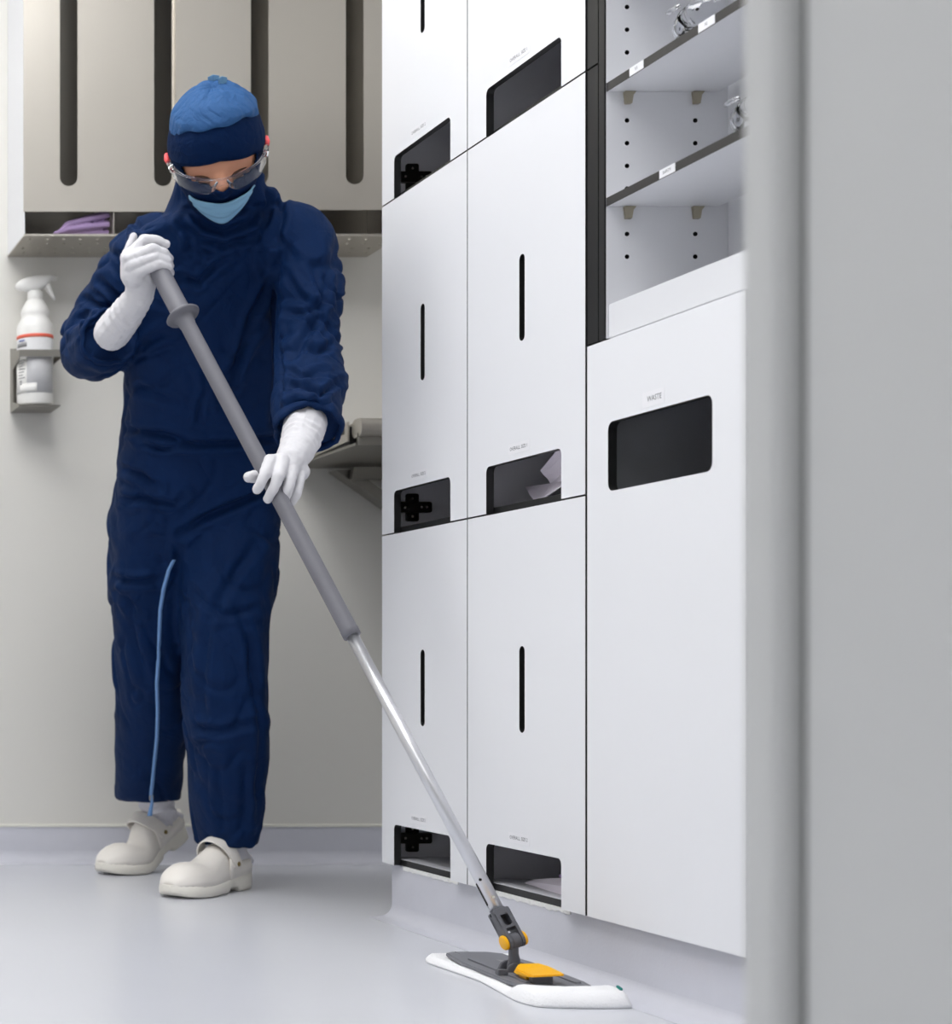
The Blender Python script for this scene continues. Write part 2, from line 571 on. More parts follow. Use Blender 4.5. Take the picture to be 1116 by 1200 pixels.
# ------------------------------------------------------------------ waste cabinet and open shelf unit
YW0, YW1 = 2.4865, 2.117
ZW = 0.930
t = empty('waste_cabinet', (XF + .25, (YW0 + YW1) / 2, 0.1), 'white waste cabinet with a dark rounded chute opening and WASTE label', 'cabinet')
bm = bmesh.new()
outer = [(GAP, .1014), (YW0 - YW1, .1014), (YW0 - YW1, ZW), (GAP, ZW)]
wz1, wz0 = 0.812, 0.7135
hole = rrect(0.057, wz0, 0.302, wz1, .012, 6)
plate(bm, outer, [hole], door_to3(YW0), DT, 0, 1)
d = obj('door', bm, ['laminate', 'core'], t)
for f in d.data.polygons:
    if f.material_index == 1 and (f.center.z > ZW - 1e-3 or f.center.y < YW1 + 1e-3): f.material_index = 0
lu = 0.170
obj('paper_label', bx((XF - .0004, YW0 - lu - .026, wz1 + .006), (XF - .00005, YW0 - lu + .026, wz1 + .027)), 'label', d)
text('WASTE', 0.0105, Vector((XF - .0006, YW0 - lu - .003, wz1 + .0165)), ROTX, d)
bm = bmesh.new()
X0, X1 = XF + DT + .0015, XR - .03
box(bm, (X0, YW0 - .010, .1005), (X1, YW0 - .0015, ZW - .004))
box(bm, (X0, YW1 + .0005, .1005), (X1, YW1 + .009, ZW - .004))
box(bm, (X0, YW1 + .0095, .1005), (X1, YW0 - .0105, .110))
box(bm, (X0, YW1 + .0095, ZW - .013), (X1, YW0 - .0105, ZW - .004))
box(bm, (X1 - .009, YW1 + .0095, .111), (X1, YW0 - .0105, ZW - .0135))
obj('body', bm, 'bin_in', t)

# open shelf unit above it
YS0, YS1 = 2.440, 2.05
XB = 1.500
t = empty('shelf_unit', (XF + .1, 2.25, ZW), 'white open shelf unit with dark shelf edges above the waste cabinet', 'shelf unit')
s2y = YS0
PH = HC
hole_px = [8.2 + 26.6 * k for k in range(-4, 12)]
hz = [HC + (CYP - y) / FPX * YS0 for y in hole_px]
hx = [P(735, 0, YS0).x, P(815, 0, YS0).x]
outer = [(XF + .003, .9335), (XB + .012, .9335), (XB + .012, 1.95), (XF + .003, 1.95)]
holes = []
for x in hx:
    for z in hz:
        holes.append([(x + .0034 * math.cos(2 * math.pi * i / 10), z + .0034 * math.sin(2 * math.pi * i / 10)) for i in range(10)])
bm = bmesh.new()
plate(bm, outer, holes, lambda u, v, w_: Vector((u, YS0 + w_, v)), .012, 0, 1)
sp = obj('side_panel', bm, ['shelf_in', 'hole'], t)
bm = bmesh.new()
box(bm, (XF + .005, YS0 + .0125, .935), (XB + .01, YS0 + .015, 1.945))
obj('panel_lining', bm, 'hole', sp)
# dark vertical edges between locker bank and shelf unit
obj('front_edge', bx((XF + .0005, YS0 + .0002, .9335), (XF + .0029, YS0 + .0145, 1.95)), 'core', t)
obj('edge_joint', bx((XF + .004, YS0 + .0152, .9335), (XF + .010, YS0 + .0182, 1.95)), 'steel_in', t)
obj('side_panel', bx((XF + .0016, YS0 + .0190, .9335), (XB + .012, YC[2] - .0015, 1.332)), 'core', t)
obj('side_panel', bx((XF + .0016, YS0 + .0190, 1.3350), (XB + .012, YC[2] - .0015, 1.95)), 'core', t)
obj('back_panel', bx((XB + .002, YS1, .9335), (XB + .012, YS0 - .0005, 1.95)), 'shelf_in', t)
obj('side_panel', bx((XF + .003, YS1 - .012, .9335), (XB + .012, YS1 - .0005, 1.95)), 'shelf_in', t)
obj('bottom_shelf', bx((XF + .006, YS1, .9335), (XB + .001, YS0 - .0005, .982)), 'shelf_in', t, bevel=.0008)
ROTL = ROTX
def shelf(zb, labels):
    bm = bmesh.new()
    box(bm, (XF + .0042, YS1 + .0005, zb), (XB - .012, YS0 - .0007, zb + .012))
    s = obj('shelf', bm, 'shelf_in', t)
    obj('edge_band', bx((XF + .0030, YS1 + .0005, zb), (XF + .0041, YS0 - .0007, zb + .0121)), 'edge', s)
    for (px, hw_, tx) in labels:
        y = XF / (px - CXP) * FPX
        obj('shelf_label', bx((XF + .0022, y - hw_, zb + .0004), (XF + .0029, y + hw_, zb + .0118)), 'label', s)
        text(tx, .0058, Vector((XF + .0019, y, zb + .006)), ROTX, t)
    return s
ZS1, ZS2, ZS3 = 1.286, 1.122, 1.452
shelf(ZS1, [(744, .0170, 'XS'), (826, .0175, 'XL')])
shelf(ZS2, [(780, .0180, 'SAFETY')])
shelf(ZS3, [])
for zz in (ZS1, ZS2):
    for x in hx:
        bm = bmesh.new()
        outer = [(x - .006, zz - .001), (x + .010, zz - .001), (x + .006, zz - .006), (x + .004, zz - .018), (x - .004, zz - .018)]
        plate(bm, outer, [], lambda u, v, w_: Vector((u, YS0 - .0006 - w_, v)), .006, 0, 0)
        obj('shelf_pin', bm, 'nickel', t, bevel=.0008)

# clear safety glasses lying on the shelves
def safety_glasses(loc, rz, label):
    g = empty('safety_glasses', loc, label, 'safety glasses', 'clear glasses on the shelves')
    R = Matrix.Translation(loc) @ Matrix.Rotation(rz, 4, 'Z')
    def lens(sgn):
        bm = bmesh.new()
        grid = []
        for i in range(13):
            a = math.radians(sgn * (6 + 62 * i / 12))
            row = []
            for j in range(7):
                tt = j / 6
                top = .043 - .004 * (i / 12) ** 2
                bot = .004 + (.010 if i < 2 else 0) + .012 * (i / 12) ** 3
                z = bot + (top - bot) * tt
                rad = .070 - .012 * (tt - .5) ** 2 * 4
                row.append(R @ Vector((rad * math.sin(a) * 1.02, -rad * math.cos(a) * .82 + .058, z + .001)))
            grid.append(row)
        rings(bm, grid, False, False)
        o = obj('lens', bm, 'clear', g, smooth=True)
        md = o.modifiers.new('thick', 'SOLIDIFY')
        md.thickness = .0022
    lens(1); lens(-1)
    bm = bmesh.new()
    tube(bm, [R @ Vector((x, -.012 + .010 * (x / .01) ** 2 * .1, .036)) for x in (-.012, -.004, .004, .012)], .003, 8)
    obj('bridge', bm, 'clear', g, smooth=True)
    for s in (-1, 1):
        bm = bmesh.new()
        tube(bm, [R @ Vector(p) for p in ((s * .066, .034, .036), (s * .068, .07, .036), (s * .064, .11, .030), (s * .058, .135, .012))], [.003, .0028, .0028, .0035], 8)
        obj('temple', bm, 'clear', g, smooth=True)
yy = XF / (793 - CXP) * FPX
safety_glasses((XF + .0065, yy, ZS1 + .0123), math.radians(-90), 'clear safety glasses on the upper shelf')
yy = XF / (862 - CXP) * FPX
safety_glasses((XF + .0065, yy, ZS2 + .0123), math.radians(-90), 'clear safety glasses on the lower shelf, half behind the jamb')

# cloth inside two lockers
def crumple(name, label, corners, nx, ny, amp, seed, mats, sheetthick=.0015, fr=9):
    a, b, c, d = [Vector(v) for v in corners]
    bm = bmesh.new()
    g = []
    for i in range(nx + 1):
        row = []
        for j in range(ny + 1):
            u, v = i / nx, j / ny
            p = (a * (1 - u) + b * u) * (1 - v) + (d * (1 - u) + c * u) * v
            n = noise.noise((u * fr * .5 + seed, v * fr * .35, seed))
            f = 1 - 2 * abs(((u * 1.7 + v * .6 + .3 * n) * 1.5) % 1 - .5)
            p = p + Vector((amp * (f - .5) * .7, amp * n, max(0, amp * (f * .8 + n))))
            row.append(p)
        g.append(row)
    rings(bm, g, False, False)
    o = obj(name, bm, mats, smooth=False)
    md = o.modifiers.new('thick', 'SOLIDIFY'); md.thickness = sheetthick
    return tag(o, label, 'cloth')

# fan of stiff folds in the middle locker of the near column
def at_x(px, py, X):
    return P(px, py, X * FPX / (px - CXP))
ga, gb, gc, gd = at_x(634, 551, 1.405), at_x(661, 519, 1.37), at_x(668, 546, 1.385), at_x(645, 567, 1.412)
ge, gf, gg, gh = at_x(616, 571, 1.410), at_x(624, 584, 1.385), at_x(634, 586, 1.375), at_x(668, 561, 1.358)
gi, gj, gk = at_x(705, 505, 1.37), at_x(705, 540, 1.38), at_x(705, 560, 1.358)
bm = bmesh.new()
V = {k: bm.verts.new(v) for k, v in dict(a=ga, b=gb, c=gc, d=gd, e=ge, f=gf, g=gg, h=gh, i=gi, j=gj, k=gk).items()}
for f_ in ('abc', 'acd', 'dch', 'edf', 'fdg', 'dhg', 'bic', 'cij', 'cjk', 'ckh'):
    bm.faces.new([V[c] for c in f_])
bmesh.ops.subdivide_edges(bm, edges=bm.edges[:], cuts=2, use_grid_fill=True)
for v in bm.verts:
    v.co += Vector((.003 * noise.noise(v.co * 60), .003 * noise.noise(v.co * 45 + Vector((5, 0, 0))), .002 * noise.noise(v.co * 50 + Vector((0, 7, 0)))))
o = obj('folded_garment', bm, 'lilac')
md = o.modifiers.new('thick', 'SOLIDIFY'); md.thickness = .002; md.offset = 1
tag(o, 'crumpled lilac cloth in stiff folds inside the middle locker', 'garment')
# flat packet in the bottom locker of the near column
zf = ZR[0] + .0125
bm = bmesh.new()
L = []
for i in range(9):
    u = i / 8
    y = 2.790 - .22 * u
    h = .004 + .030 * u ** .8
    L.append([(XF + .034 + .026 * (1 - u), y, zf), (XF + .037 + .026 * (1 - u), y, zf + h * .5), (XF + .055 + .012 * (1 - u), y, zf + h), (XF + .22, y, zf + h + .008), (XF + .24, y, zf)])
rings(bm, L, True, True)
o = obj('folded_packet', bm, 'lilac')
tag(o, 'flat folded pale cloth packet inside the bottom locker', 'garment')
bm = bmesh.new()
L = []
for i in range(7):
    u = i / 6
    y = 2.70 - .13 * u
    h = .0215 + .013 * u
    L.append([(XF + .07, y, zf + h - .002), (XF + .07, y, zf + h + .012 * u + .003), (XF + .20, y, zf + h + .014), (XF + .20, y, zf + h + .010)])
rings(bm, L, True, True)
obj('purple_fold', bm, 'purple', o)

# ------------------------------------------------------------------ steel garment dispenser on the back wall
HX0, HX1, HYF = 0.798, 1.668, 3.935
zt = P(0, 248, HYF).z                       # lower edge of the split front sheet
zl = P(0, 275, HYF).z                       # front lip of the perforated tray
t = empty('dispenser', (1.23, YB, zl), 'brushed steel wall dispenser with four vertical slots and a perforated tray', 'dispenser')
ZTOP = 2.45
def slots(xs, lo):
    return [rrect(x - .0205, lo, x + .0205, ZTOP - .12, .0203, 7) for x in xs]
sx = [P(p, 0, HYF).x for p in (80.5, 191, 302, 413)]
zslot = P(0, 218, HYF).z
XM = P(204, 0, HYF).x  # added step in one plain sheet; its edge stands in for a reflected stripe
bm = bmesh.new()
plate(bm, [(HX0, zt), (XM + .012, zt), (XM + .012, ZTOP), (HX0, ZTOP)], slots(sx[:2], zslot), lambda u, v, w_: Vector((u, HYF + w_, v)), .002, 0, 0)
obj('front_sheet', bm, 'steel', t)
bm = bmesh.new()
plate(bm, [(XM, zt), (HX1, zt), (HX1, ZTOP), (XM, ZTOP)], slots(sx[2:], zslot), lambda u, v, w_: Vector((u, HYF - .014 + w_, v)), .002, 0, 0)
box(bm, (XM, HYF - .0119, zt), (XM + .002, HYF - .0003, ZTOP))  # added fold, shaped to catch light as the reflected stripe
obj('front_sheet', bm, 'steel', t)
obj('side_sheet', bx((HX0 + .001, HYF + .0025, zl), (HX0 + .0035, YB - .001, ZTOP)), 'laminate', t)
obj('side_sheet', bx((HX1 - .0035, HYF + .0025, zl), (HX1 - .001, YB - .001, ZTOP)), 'steel', t)
obj('top_sheet', bx((HX0 + .001, HYF + .0025, ZTOP - .002), (HX1 - .001, YB - .001, ZTOP)), 'steel', t)
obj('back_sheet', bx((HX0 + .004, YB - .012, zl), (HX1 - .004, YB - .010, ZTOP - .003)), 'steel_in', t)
xd = P(130, 0, 3.96).x
obj('divider', bx((xd, HYF + .003, zl + .003), (xd + .002, YB - .013, ZTOP - .003)), 'steel', t)
obj('divider', bx((xd + .434, HYF + .003, zl + .003), (xd + .436, YB - .013, ZTOP - .003)), 'steel', t)
bm = bmesh.new()
hl = []
ny, nx = 4, 22
for j in range(ny):
    for i in range(nx):
        u = HX0 + .025 + i * (HX1 - HX0 - .05) / (nx - 1) + (.010 if j % 2 else 0) - .005
        v = HYF + .025 + j * .042
        hl.append([(u + .0045 * math.cos(2 * math.pi * k / 8), v + .0045 * math.sin(2 * math.pi * k / 8)) for k in range(8)])
plate(bm, [(HX0, HYF - .001), (HX1, HYF - .001), (HX1, YB - .001), (HX0, YB - .001)], hl, lambda u, v, w_: Vector((u, v, zl - .004 + w_)), .002, 0, 0)
box(bm, (HX0, HYF - .003, zl - .004), (HX1, HYF - .0012, zl + .001))
obj('perforated_tray', bm, 'steel', t)
# purple gloves bundle lying in the tray
bm = bmesh.new()
zz = zl + .001
for k in range(7):
    o0 = k * .0045
    pts = [P(58 + k * 2, 0, 3.965), P(78, 0, 3.965), P(100, 0, 3.965), P(127, 0, 3.965)]
    hh = [.004 + o0 * .3, .008 + o0 * .85, .010 + o0 * 1.25, .012 + o0 * 1.7]
    pts = [Vector((p.x, p.y + .012 * math.sin(k * 2.1), zz + h)) for p, h in zip(pts, hh)]
    tube(bm, pts, [.004, .007, .0075, .007], 10)
me = remesh(bm, .002, 3)
o = meshobj('glove_bundle', me, 'purple')
tag(o, 'bundle of purple cloth lying in the steel dispenser tray', 'cloth')

# ------------------------------------------------------------------ spray bottle in its wall holder
YBt = 4.068
bc = P(41, 0, YBt)
zb0 = P(0, 477, YBt).z
def zp(y): return P(0, y, YBt).z - zb0
t = empty('spray_bottle', (bc.x, YBt, zb0), 'white trigger spray bottle with red band in the wall holder', 'spray bottle')
bm = bmesh.new()
rB = 0.0425
lathe(bm, [(.030, .0015), (rB * .97, .002), (rB, .006), (rB, zp(398) + .002), (rB, zp(386)), (rB * .96, zp(381)), (rB * .82, zp(376)), (rB * .74, zp(372)), (rB * .78, zp(369)),
           (rB * .79, zp(366)), (rB * .68, zp(360)), (rB * .48, zp(353)), (.016, zp(351)), (.016, zp(349))], (bc.x, YBt, zb0), (0, 0, 1), 36)
obj('body', bm, 'bottle', t, smooth=True)
bm = bmesh.new()
lathe(bm, [(.0172, zp(352)), (.0178, zp(351)), (.0178, zp(343)), (.014, zp(341))], (bc.x, YBt, zb0), (0, 0, 1), 24)
obj('collar', bm, 'bottle', t, smooth=True)
bm = bmesh.new()
rr_ = []
for px, y0, y1, hw in ((18.5, 333, 339, .006), (24, 328, 341, .010), (32, 325, 342, .013), (42, 323, 342, .013), (52, 322, 337, .012), (59, 322, 331, .010), (60, 322.5, 329, .008), (66.5, 323, 329, .007)):
    za, zc_ = P(0, y1, YBt).z, P(0, y0, YBt).z
    x = P(px, 0, YBt).x
    rr_.append(ring((x, YBt, (za + zc_) / 2), (0, hw, 0), (0, 0, (zc_ - za) / 2), 14, 2.8))
rings(bm, rr_)
obj('spray_head', bm, 'bottle', t, smooth=True)
bm = bmesh.new()
tube(bm, [P(55, 333, YBt), P(58, 340, YBt), P(61, 346, YBt), P(64.5, 352, YBt)], [.008, .007, .0055, .003], 10)
obj('trigger', bm, 'bottle', t, smooth=True)
def band(name, y0, y1, a0, a1, m, ex=.0006, n=20):
    bm = bmesh.new()
    rr_ = []
    for i in range(n + 1):
        a = math.radians(a0 + (a1 - a0) * i / n)
        c_, s_ = math.sin(a), -math.cos(a)
        r0, r1 = rB + .00005, rB + ex
        z0_, z1_ = zb0 + zp(y1), zb0 + zp(y0)
        rr_.append([(bc.x + c_ * r0, YBt + s_ * r0, z0_), (bc.x + c_ * r1, YBt + s_ * r1, z0_), (bc.x + c_ * r1, YBt + s_ * r1, z1_), (bc.x + c_ * r0, YBt + s_ * r0, z1_)])
    rings(bm, rr_)
    return obj(name, bm, m, t, smooth=True)
band('red_band', 394.5, 398.5, -110, 110, 'orange')
lb = band('bottle_label', 399.5, 463, -100, 60, 'bottle_label', .0004)
band('white_strip', 421, 463, -92, -38, 'bottle', .0008)
band('price_tag', 452, 462, -66, -6, 'bottle', .0010)
band('blue_mark', 400.5, 402.5, -70, -46, 'bluemark', .0010)
band('grey_mark', 404, 409, -82, -38, 'greymark', .0009)
for k in range(7):
    band('text_line', 424 + k * 3.4, 425.2 + k * 3.4, -72, -44 - 4 * (k % 3), 'greymark', .0010, 6)
for k in range(2):
    band('text_line', 448 + k * 3, 450 + k * 3, -66, -56, 'greymark', .0010, 6)

hx0, hx1 = bc.x - rB - .0045, bc.x + rB + .008
hz0 = zb0 - .004
zbar = P(0, 412, 4.02).z
t = empty('bottle_holder', (bc.x, YB, hz0), 'steel wall holder carrying the spray bottle', 'holder')
obj('back_plate', bx((hx0, YB - .003, hz0 - .001), (hx1, YB - .0005, P(0, 409, YB).z)), 'steel_bench', t)
bm = bmesh.new()
yf_ = 4.018
pr = [(YB - .0032, hz0 - .001), (YB - .0032, P(0, 409, YB).z), (4.06, zbar + .010), (yf_, zbar + .004), (yf_, zbar - .012), (4.10, zbar - .03), (4.10, hz0 + .02), (yf_ + .004, hz0 + .004), (yf_ + .004, hz0 - .001)]
plate(bm, pr, [], lambda u, v, w_: Vector((hx0 + w_, u, v)), .002, 0, 0)
obj('side_plate', bm, 'steel_bench', t)
obj('bottom_plate', bx((hx0 + .0022, yf_ + .004, hz0 - .001), (hx1, YB - .0035, hz0 + .002)), 'steel_bench', t)
bm = bmesh.new()
box(bm, (hx0 + .0022, yf_, zbar - .012), (hx1 + .006, yf_ + .002, zbar + .003))
box(bm, (hx0 + .0022, yf_, zbar + .0032), (hx1 + .006, yf_ + .008, zbar + .0045))
obj('front_bar', bm, 'steel_bench', t)
obj('side_bar', bx((hx1 + .004, yf_ + .0022, zbar - .012), (hx1 + .006, YB - .0035, zbar + .003)), 'steel_bench', t)

# ------------------------------------------------------------------ steel wall bench (partly behind the lockers)
t = empty('steel_bench', (1.7, YB, .9), 'stainless wall bench with rounded front edge, left of the lockers behind the sleeve', 'bench')
BX0, BX1 = 1.474, XR - .004
zu = P(0, 549, YB).z
yb = 3.70
bm = bmesh.new()
box(bm, (BX0 + .004, yb + .02, zu), (BX1, YB - .001, zu + .006))
obj('underside', bm, 'steel_bench', t)
bm = bmesh.new()
z0_, z1_ = P(0, 511, yb).z, P(0, 489, yb).z
plate(bm, rrect(yb - .004, z0_, yb + .05, z1_, .018, 6), [], lambda u, v, w_: Vector((BX0 + .008 + w_, u, v)), BX1 - BX0 - .008, 0, 0)
obj('front_edge', bm, 'steel', t)
obj('apron', bx((BX0 + .008, yb + .012, zu + .0005), (BX1, yb + .0195, z0_ + .010)), 'steel_bench', t)
bm = bmesh.new()
plate(bm, [(yb + .052, z0_ - .004), (YB - .001, zu + .001), (YB - .001, zu + .05), (yb + .052, z1_ - .002)],
      [[(yb + .07, z0_ + .014), (YB - .06, zu + .020), (YB - .06, zu + .034), (yb + .07, z1_ - .010)]],
      lambda u, v, w_: Vector((BX0 + w_, u, v)), .0035, 0, 0)
obj('side_flange', bm, 'steel', t)
obj('slot_backing', bx((BX0 + .0045, yb + .055, zu + .007), (BX0 + .02, YB - .002, z1_ - .012)), 'core', t)  # black strip behind the slot in the flange
obj('bench_top', bx((BX0 + .021, yb + .051, z1_ - .012), (BX1, YB - .001, z1_ - .002)), 'steel', t)
bm = bmesh.new()
a0, a1 = P(389, 552, 4.08), P(480, 613, 4.08)
for off, th in ((0, .012),):
    plate(bm, [(a0.x, a0.z), (a1.x, a1.z - .006), (a1.x, a1.z + .022), (a0.x + .045, a0.z)], [], lambda u, v, w_: Vector((u, 4.055 + w_, v)), .05, 0, 0)
obj('strut', bm, 'steel_bench', t)
bm = bmesh.new()
g0, g1 = P(409, 549, 4.06), P(500, 563, 4.06)
plate(bm, [(g0.x, g0.z), (g0.x - .004, g1.z), (g1.x, g1.z), (g1.x, g0.z)], [], lambda u, v, w_: Vector((u, 4.03 + w_, v)), .02, 0, 0)
obj('bracket_rail', bm, 'steel_bench', t)

# ------------------------------------------------------------------ flat mop
A = P(602, 1102, 2.505)                     # pivot of the joint
B = P(173, 292, 3.165)                       # upper end of the handle
AX = (B - A).normalized()
LEN = (B - A).length
def along(px, py):
    """handle parameter for the photo row py"""
    lo, hi = 0.0, 1.0
    for _ in range(40):
        m_ = (lo + hi) / 2
        q = A + (B - A) * m_
        y = CYP - (q.z - HC) / q.y * FPX
        if y > py: lo = m_
        else: hi = m_
    return lo
HP = lambda py: A + (B - A) * along(0, py)
mop = empty('flat_mop', (1.24, 2.52, 0), 'flat mop with grey grip, aluminium handle, grey plate and yellow clips', 'mop')
ang = math.radians(-3.0)
MC = Vector((1.243, 2.515, 0))
def mp(u, v, z):
    """u along the plate towards the camera, v towards the lockers"""
    ca, sa = math.cos(ang), math.sin(ang)
    return Vector((MC.x + v * ca + u * sa, MC.y - u * ca + v * sa, z))
# pad: pillow with pocket ends, trapezoid outline
def pad_half(u):
    a = abs(u)
    return .060 + .014 * min(1, a / .15) if a < .15 else .074 - .010 * ((a - .15) / .05) ** 2
bm = bmesh.new()
NU, NV = 72, 24
top, bot = [], []
for i in range(NU + 1):
    u = -.205 + .41 * i / NU
    rt, rb = [], []
    for j in range(NV + 1):
        v = -1 + 2 * j / NV
        hw = pad_half(u)
        x = v * hw
        uu = u
        if abs(u) > .17: uu = math.copysign(.17 + (abs(u) - .17) * (1 - .22 * abs(v) ** 3), u)
        edge = min(1, (1 - abs(v)) / .18) ** .5 * min(1, (.2052 - abs(u)) / .022) ** .5
        # pockets at both ends swell over the plate
        pk = 1 / (1 + math.exp(-(abs(u) - (.118 if u > 0 else .165) - .02 * (1 - v * v)) / .004))
        h = .003 + .0075 * edge + (.011 if u > 0 else .003) * pk * edge
        if pk < .5 and abs(v) < .80: h = min(h, .0085)
        nz_ = .0007 * noise.noise((u * 90, v * 9, 3))
        rt.append(mp(uu, x, h + nz_))
        rb.append(mp(uu, x, .0008))
    top.append(rt); bot.append(rb)
tv = rings(bm, top, False, False)
bv = rings(bm, bot, False, False)
def stitch(a, b):
    for i in range(len(a) - 1):
        bm.faces.new((a[i], a[i + 1], b[i + 1], b[i]))
stitch(tv[0], bv[0]); stitch(tv[-1], bv[-1])
stitch([r[0] for r in tv], [r[0] for r in bv]); stitch([r[-1] for r in tv], [r[-1] for r in bv])
obj('mop_pad', bm, 'pad', mop, smooth=True)
bm = bmesh.new()
box(bm, (-.0015, -.012, 0), (.0015, .012, .004))
for v in bm.verts:
    v.co = mp(.168 + v.co.y, .060 + v.co.x - v.co.y * .25, .0200 + v.co.z)
obj('pad_tab', bm, 'teal', mop)
# grey plate
bm = bmesh.new()
outl = [(-.180, -.026), (-.165, -.044), (-.08, -.054), (.08, -.054), (.13, -.046), (.145, -.020), (.145, .020), (.13, .046), (.08, .054), (-.08, .054), (-.165, .044), (-.180, .026)]
plate(bm, outl, [], lambda u, v, w_: mp(u, v, .0160 - w_), .0055, 0, 0)
pt = obj('mop_plate', bm, 'mop_plate', mop, bevel=.0012)
bm = bmesh.new()
plate(bm, [(-.1, -.006), (.1, -.006), (.1, .006), (-.1, .006)], [], lambda u, v, w_: mp(u, v - .030, .0185 - w_), .0024, 0, 0)
plate(bm, [(-.1, -.004), (.1, -.004), (.1, .004), (-.1, .004)], [], lambda u, v, w_: mp(u, v + .036, .0180 - w_), .0019, 0, 0)
obj('plate_rib', bm, 'mop_plate', pt)
obj('plate_mark', (lambda b: (plate(b, [(-.03, -.004), (.0, -.004), (.0, .004), (-.03, .004)], [], lambda u, v, w_: mp(u - .07, v + .01, .01635 - w_), .0003, 0, 0), b)[1])(bmesh.new()), 'greymark', pt)
# hinge base, swivel, yoke
LU = mp(1, 0, 0) - mp(0, 0, 0)              # plate length direction, to the camera
LV = mp(0, 1, 0) - mp(0, 0, 0)
pv = A
bz = Vector((pv.x, pv.y, .016))
for s in (-1, 1):
    c_ = bz + LU * (s * .013)
    bm = bmesh.new()
    rings(bm, [[c_ + LU * k + LV * a + Vector((0, 0, z)) for a, z in ((-.018, 0), (.018, 0), (.012, .012), (.005, .016), (-.005, .016), (-.012, .012))] for k in (-.0035, .0035)])
    obj('hinge_lug', bm, 'mop_grey', mop, bevel=.001)
SA = LV.copy()                              # pin axis of the upper joint: across the plate
sd = (SA - AX * SA.dot(AX)).normalized()    # yoke width direction, perpendicular to the handle
fw = sd.cross(AX).normalized()
low = bz + Vector((0, 0, .008))
dn = (pv - low).normalized()
bm = bmesh.new()
hh = (pv - low).length
rr_ = [ring(low + dn * h, sd * a, fw * b, 20, 3) for h, a, b in ((-.004, .009, .0085), (.006, .0095, .0085), (.016, .0070, .0075), (.028, .0065, .0085), (hh, .0066, .0105))]
rings(bm, rr_)
lathe(bm, [(.001, -.0070), (.0105, -.0068), (.0118, -.005), (.0118, .005), (.0105, .0068), (.001, .0070)], pv, sd, 28)
obj('swivel', bm, 'mop_grey', mop, smooth=False)
tA = along(0, 1067) * LEN
bm = bmesh.new()
for s in (-1, 1):                           # two cheeks of the yoke
    o_ = pv + sd * (s * .0098)
    pr = []
    for i in range(13):
        a = math.radians(180 + 180 * i / 12)
        pr.append((.0115 * math.cos(a), .0115 * math.sin(a)))
    pr += [(.0110, tA - .006), (-.0110, tA - .006)]
    plate(bm, pr, [], lambda u, v, w_: o_ + fw * u + AX * v + sd * (w_ - .0022), .0044, 0, 0)
for f0 in (.0112, -.0062):
    plate(bm, rrect(-.0120, tA * .36, .0120, tA, .003), [rrect(-.0062, tA * .44, .0062, tA * .84, .004)] if f0 > 0 else [], lambda u, v, w_: pv + sd * u + AX * v + fw * (f0 - w_), .005, 0, 0)
tube(bm, [pv + AX * (tA - .010), pv + AX * (tA + .002)], .0112, 24)
obj('yoke', bm, 'mop_grey', mop)
for s in (-1, 1):
    bm = bmesh.new()
    lathe(bm, [(.001, 0), (.0098, 0), (.0108, .0012), (.0108, .0034), (.0095, .0050), (.001, .0056)], pv + sd * (s * .0122), sd * s, 28)
    obj('joint_cap', bm, 'yellow', mop, smooth=False)
# yellow release pedal
bm = bmesh.new()
pu0, pu1 = .036, .106
def ped(u, v, z): return mp(u, v, z - .004) + Vector((pv.x - MC.x, pv.y - MC.y, 0))
rings(bm, [[ped(pu0, -.016, .026), ped(pu0, .020, .030), ped(pu0, .020, .040), ped(pu0, -.008, .039)],
           [ped(pu0 + .02, -.020, .026), ped(pu0 + .02, .026, .031), ped(pu0 + .02, .026, .039), ped(pu0 + .02, -.020, .034)],
           [ped(pu1 - .012, -.020, .029), ped(pu1 - .012, .027, .032), ped(pu1 - .012, .027, .0365), ped(pu1 - .012, -.020, .0335)],
           [ped(pu1, -.018, .031), ped(pu1, .025, .0335), ped(pu1, .025, .036), ped(pu1, -.018, .0335)]])
pd = obj('release_pedal', bm, 'yellow', mop, bevel=.0012)
bm = bmesh.new()
rings(bm, [[ped(u, v, z) for u, v in ((pu0 + .012, -.013), (pu0 + .036, -.013), (pu0 + .036, .013), (pu0 + .012, .013))] for z in (.0203, .0290)])
obj('pedal_post', bm, 'yellow', pd)
bm = bmesh.new()
rings(bm, [[ped(u, v, z) for u, v in ((pu0 + .048, -.014), (pu0 + .058, -.014), (pu0 + .058, .014), (pu0 + .048, .014))] for z in (.0203, .0300)])
obj('pedal_spring', bm, 'mop_grey', pd)
bm = bmesh.new()
rings(bm, [[ped(u, v, z) for u, v in ((pu0 - .018, -.034), (pu0 - .006, -.034), (pu0 - .006, -.020), (pu0 - .018, -.020))] for z in (.0203, .0280)])
obj('pedal_stop', bm, 'mop_grey', mop, bevel=.001)
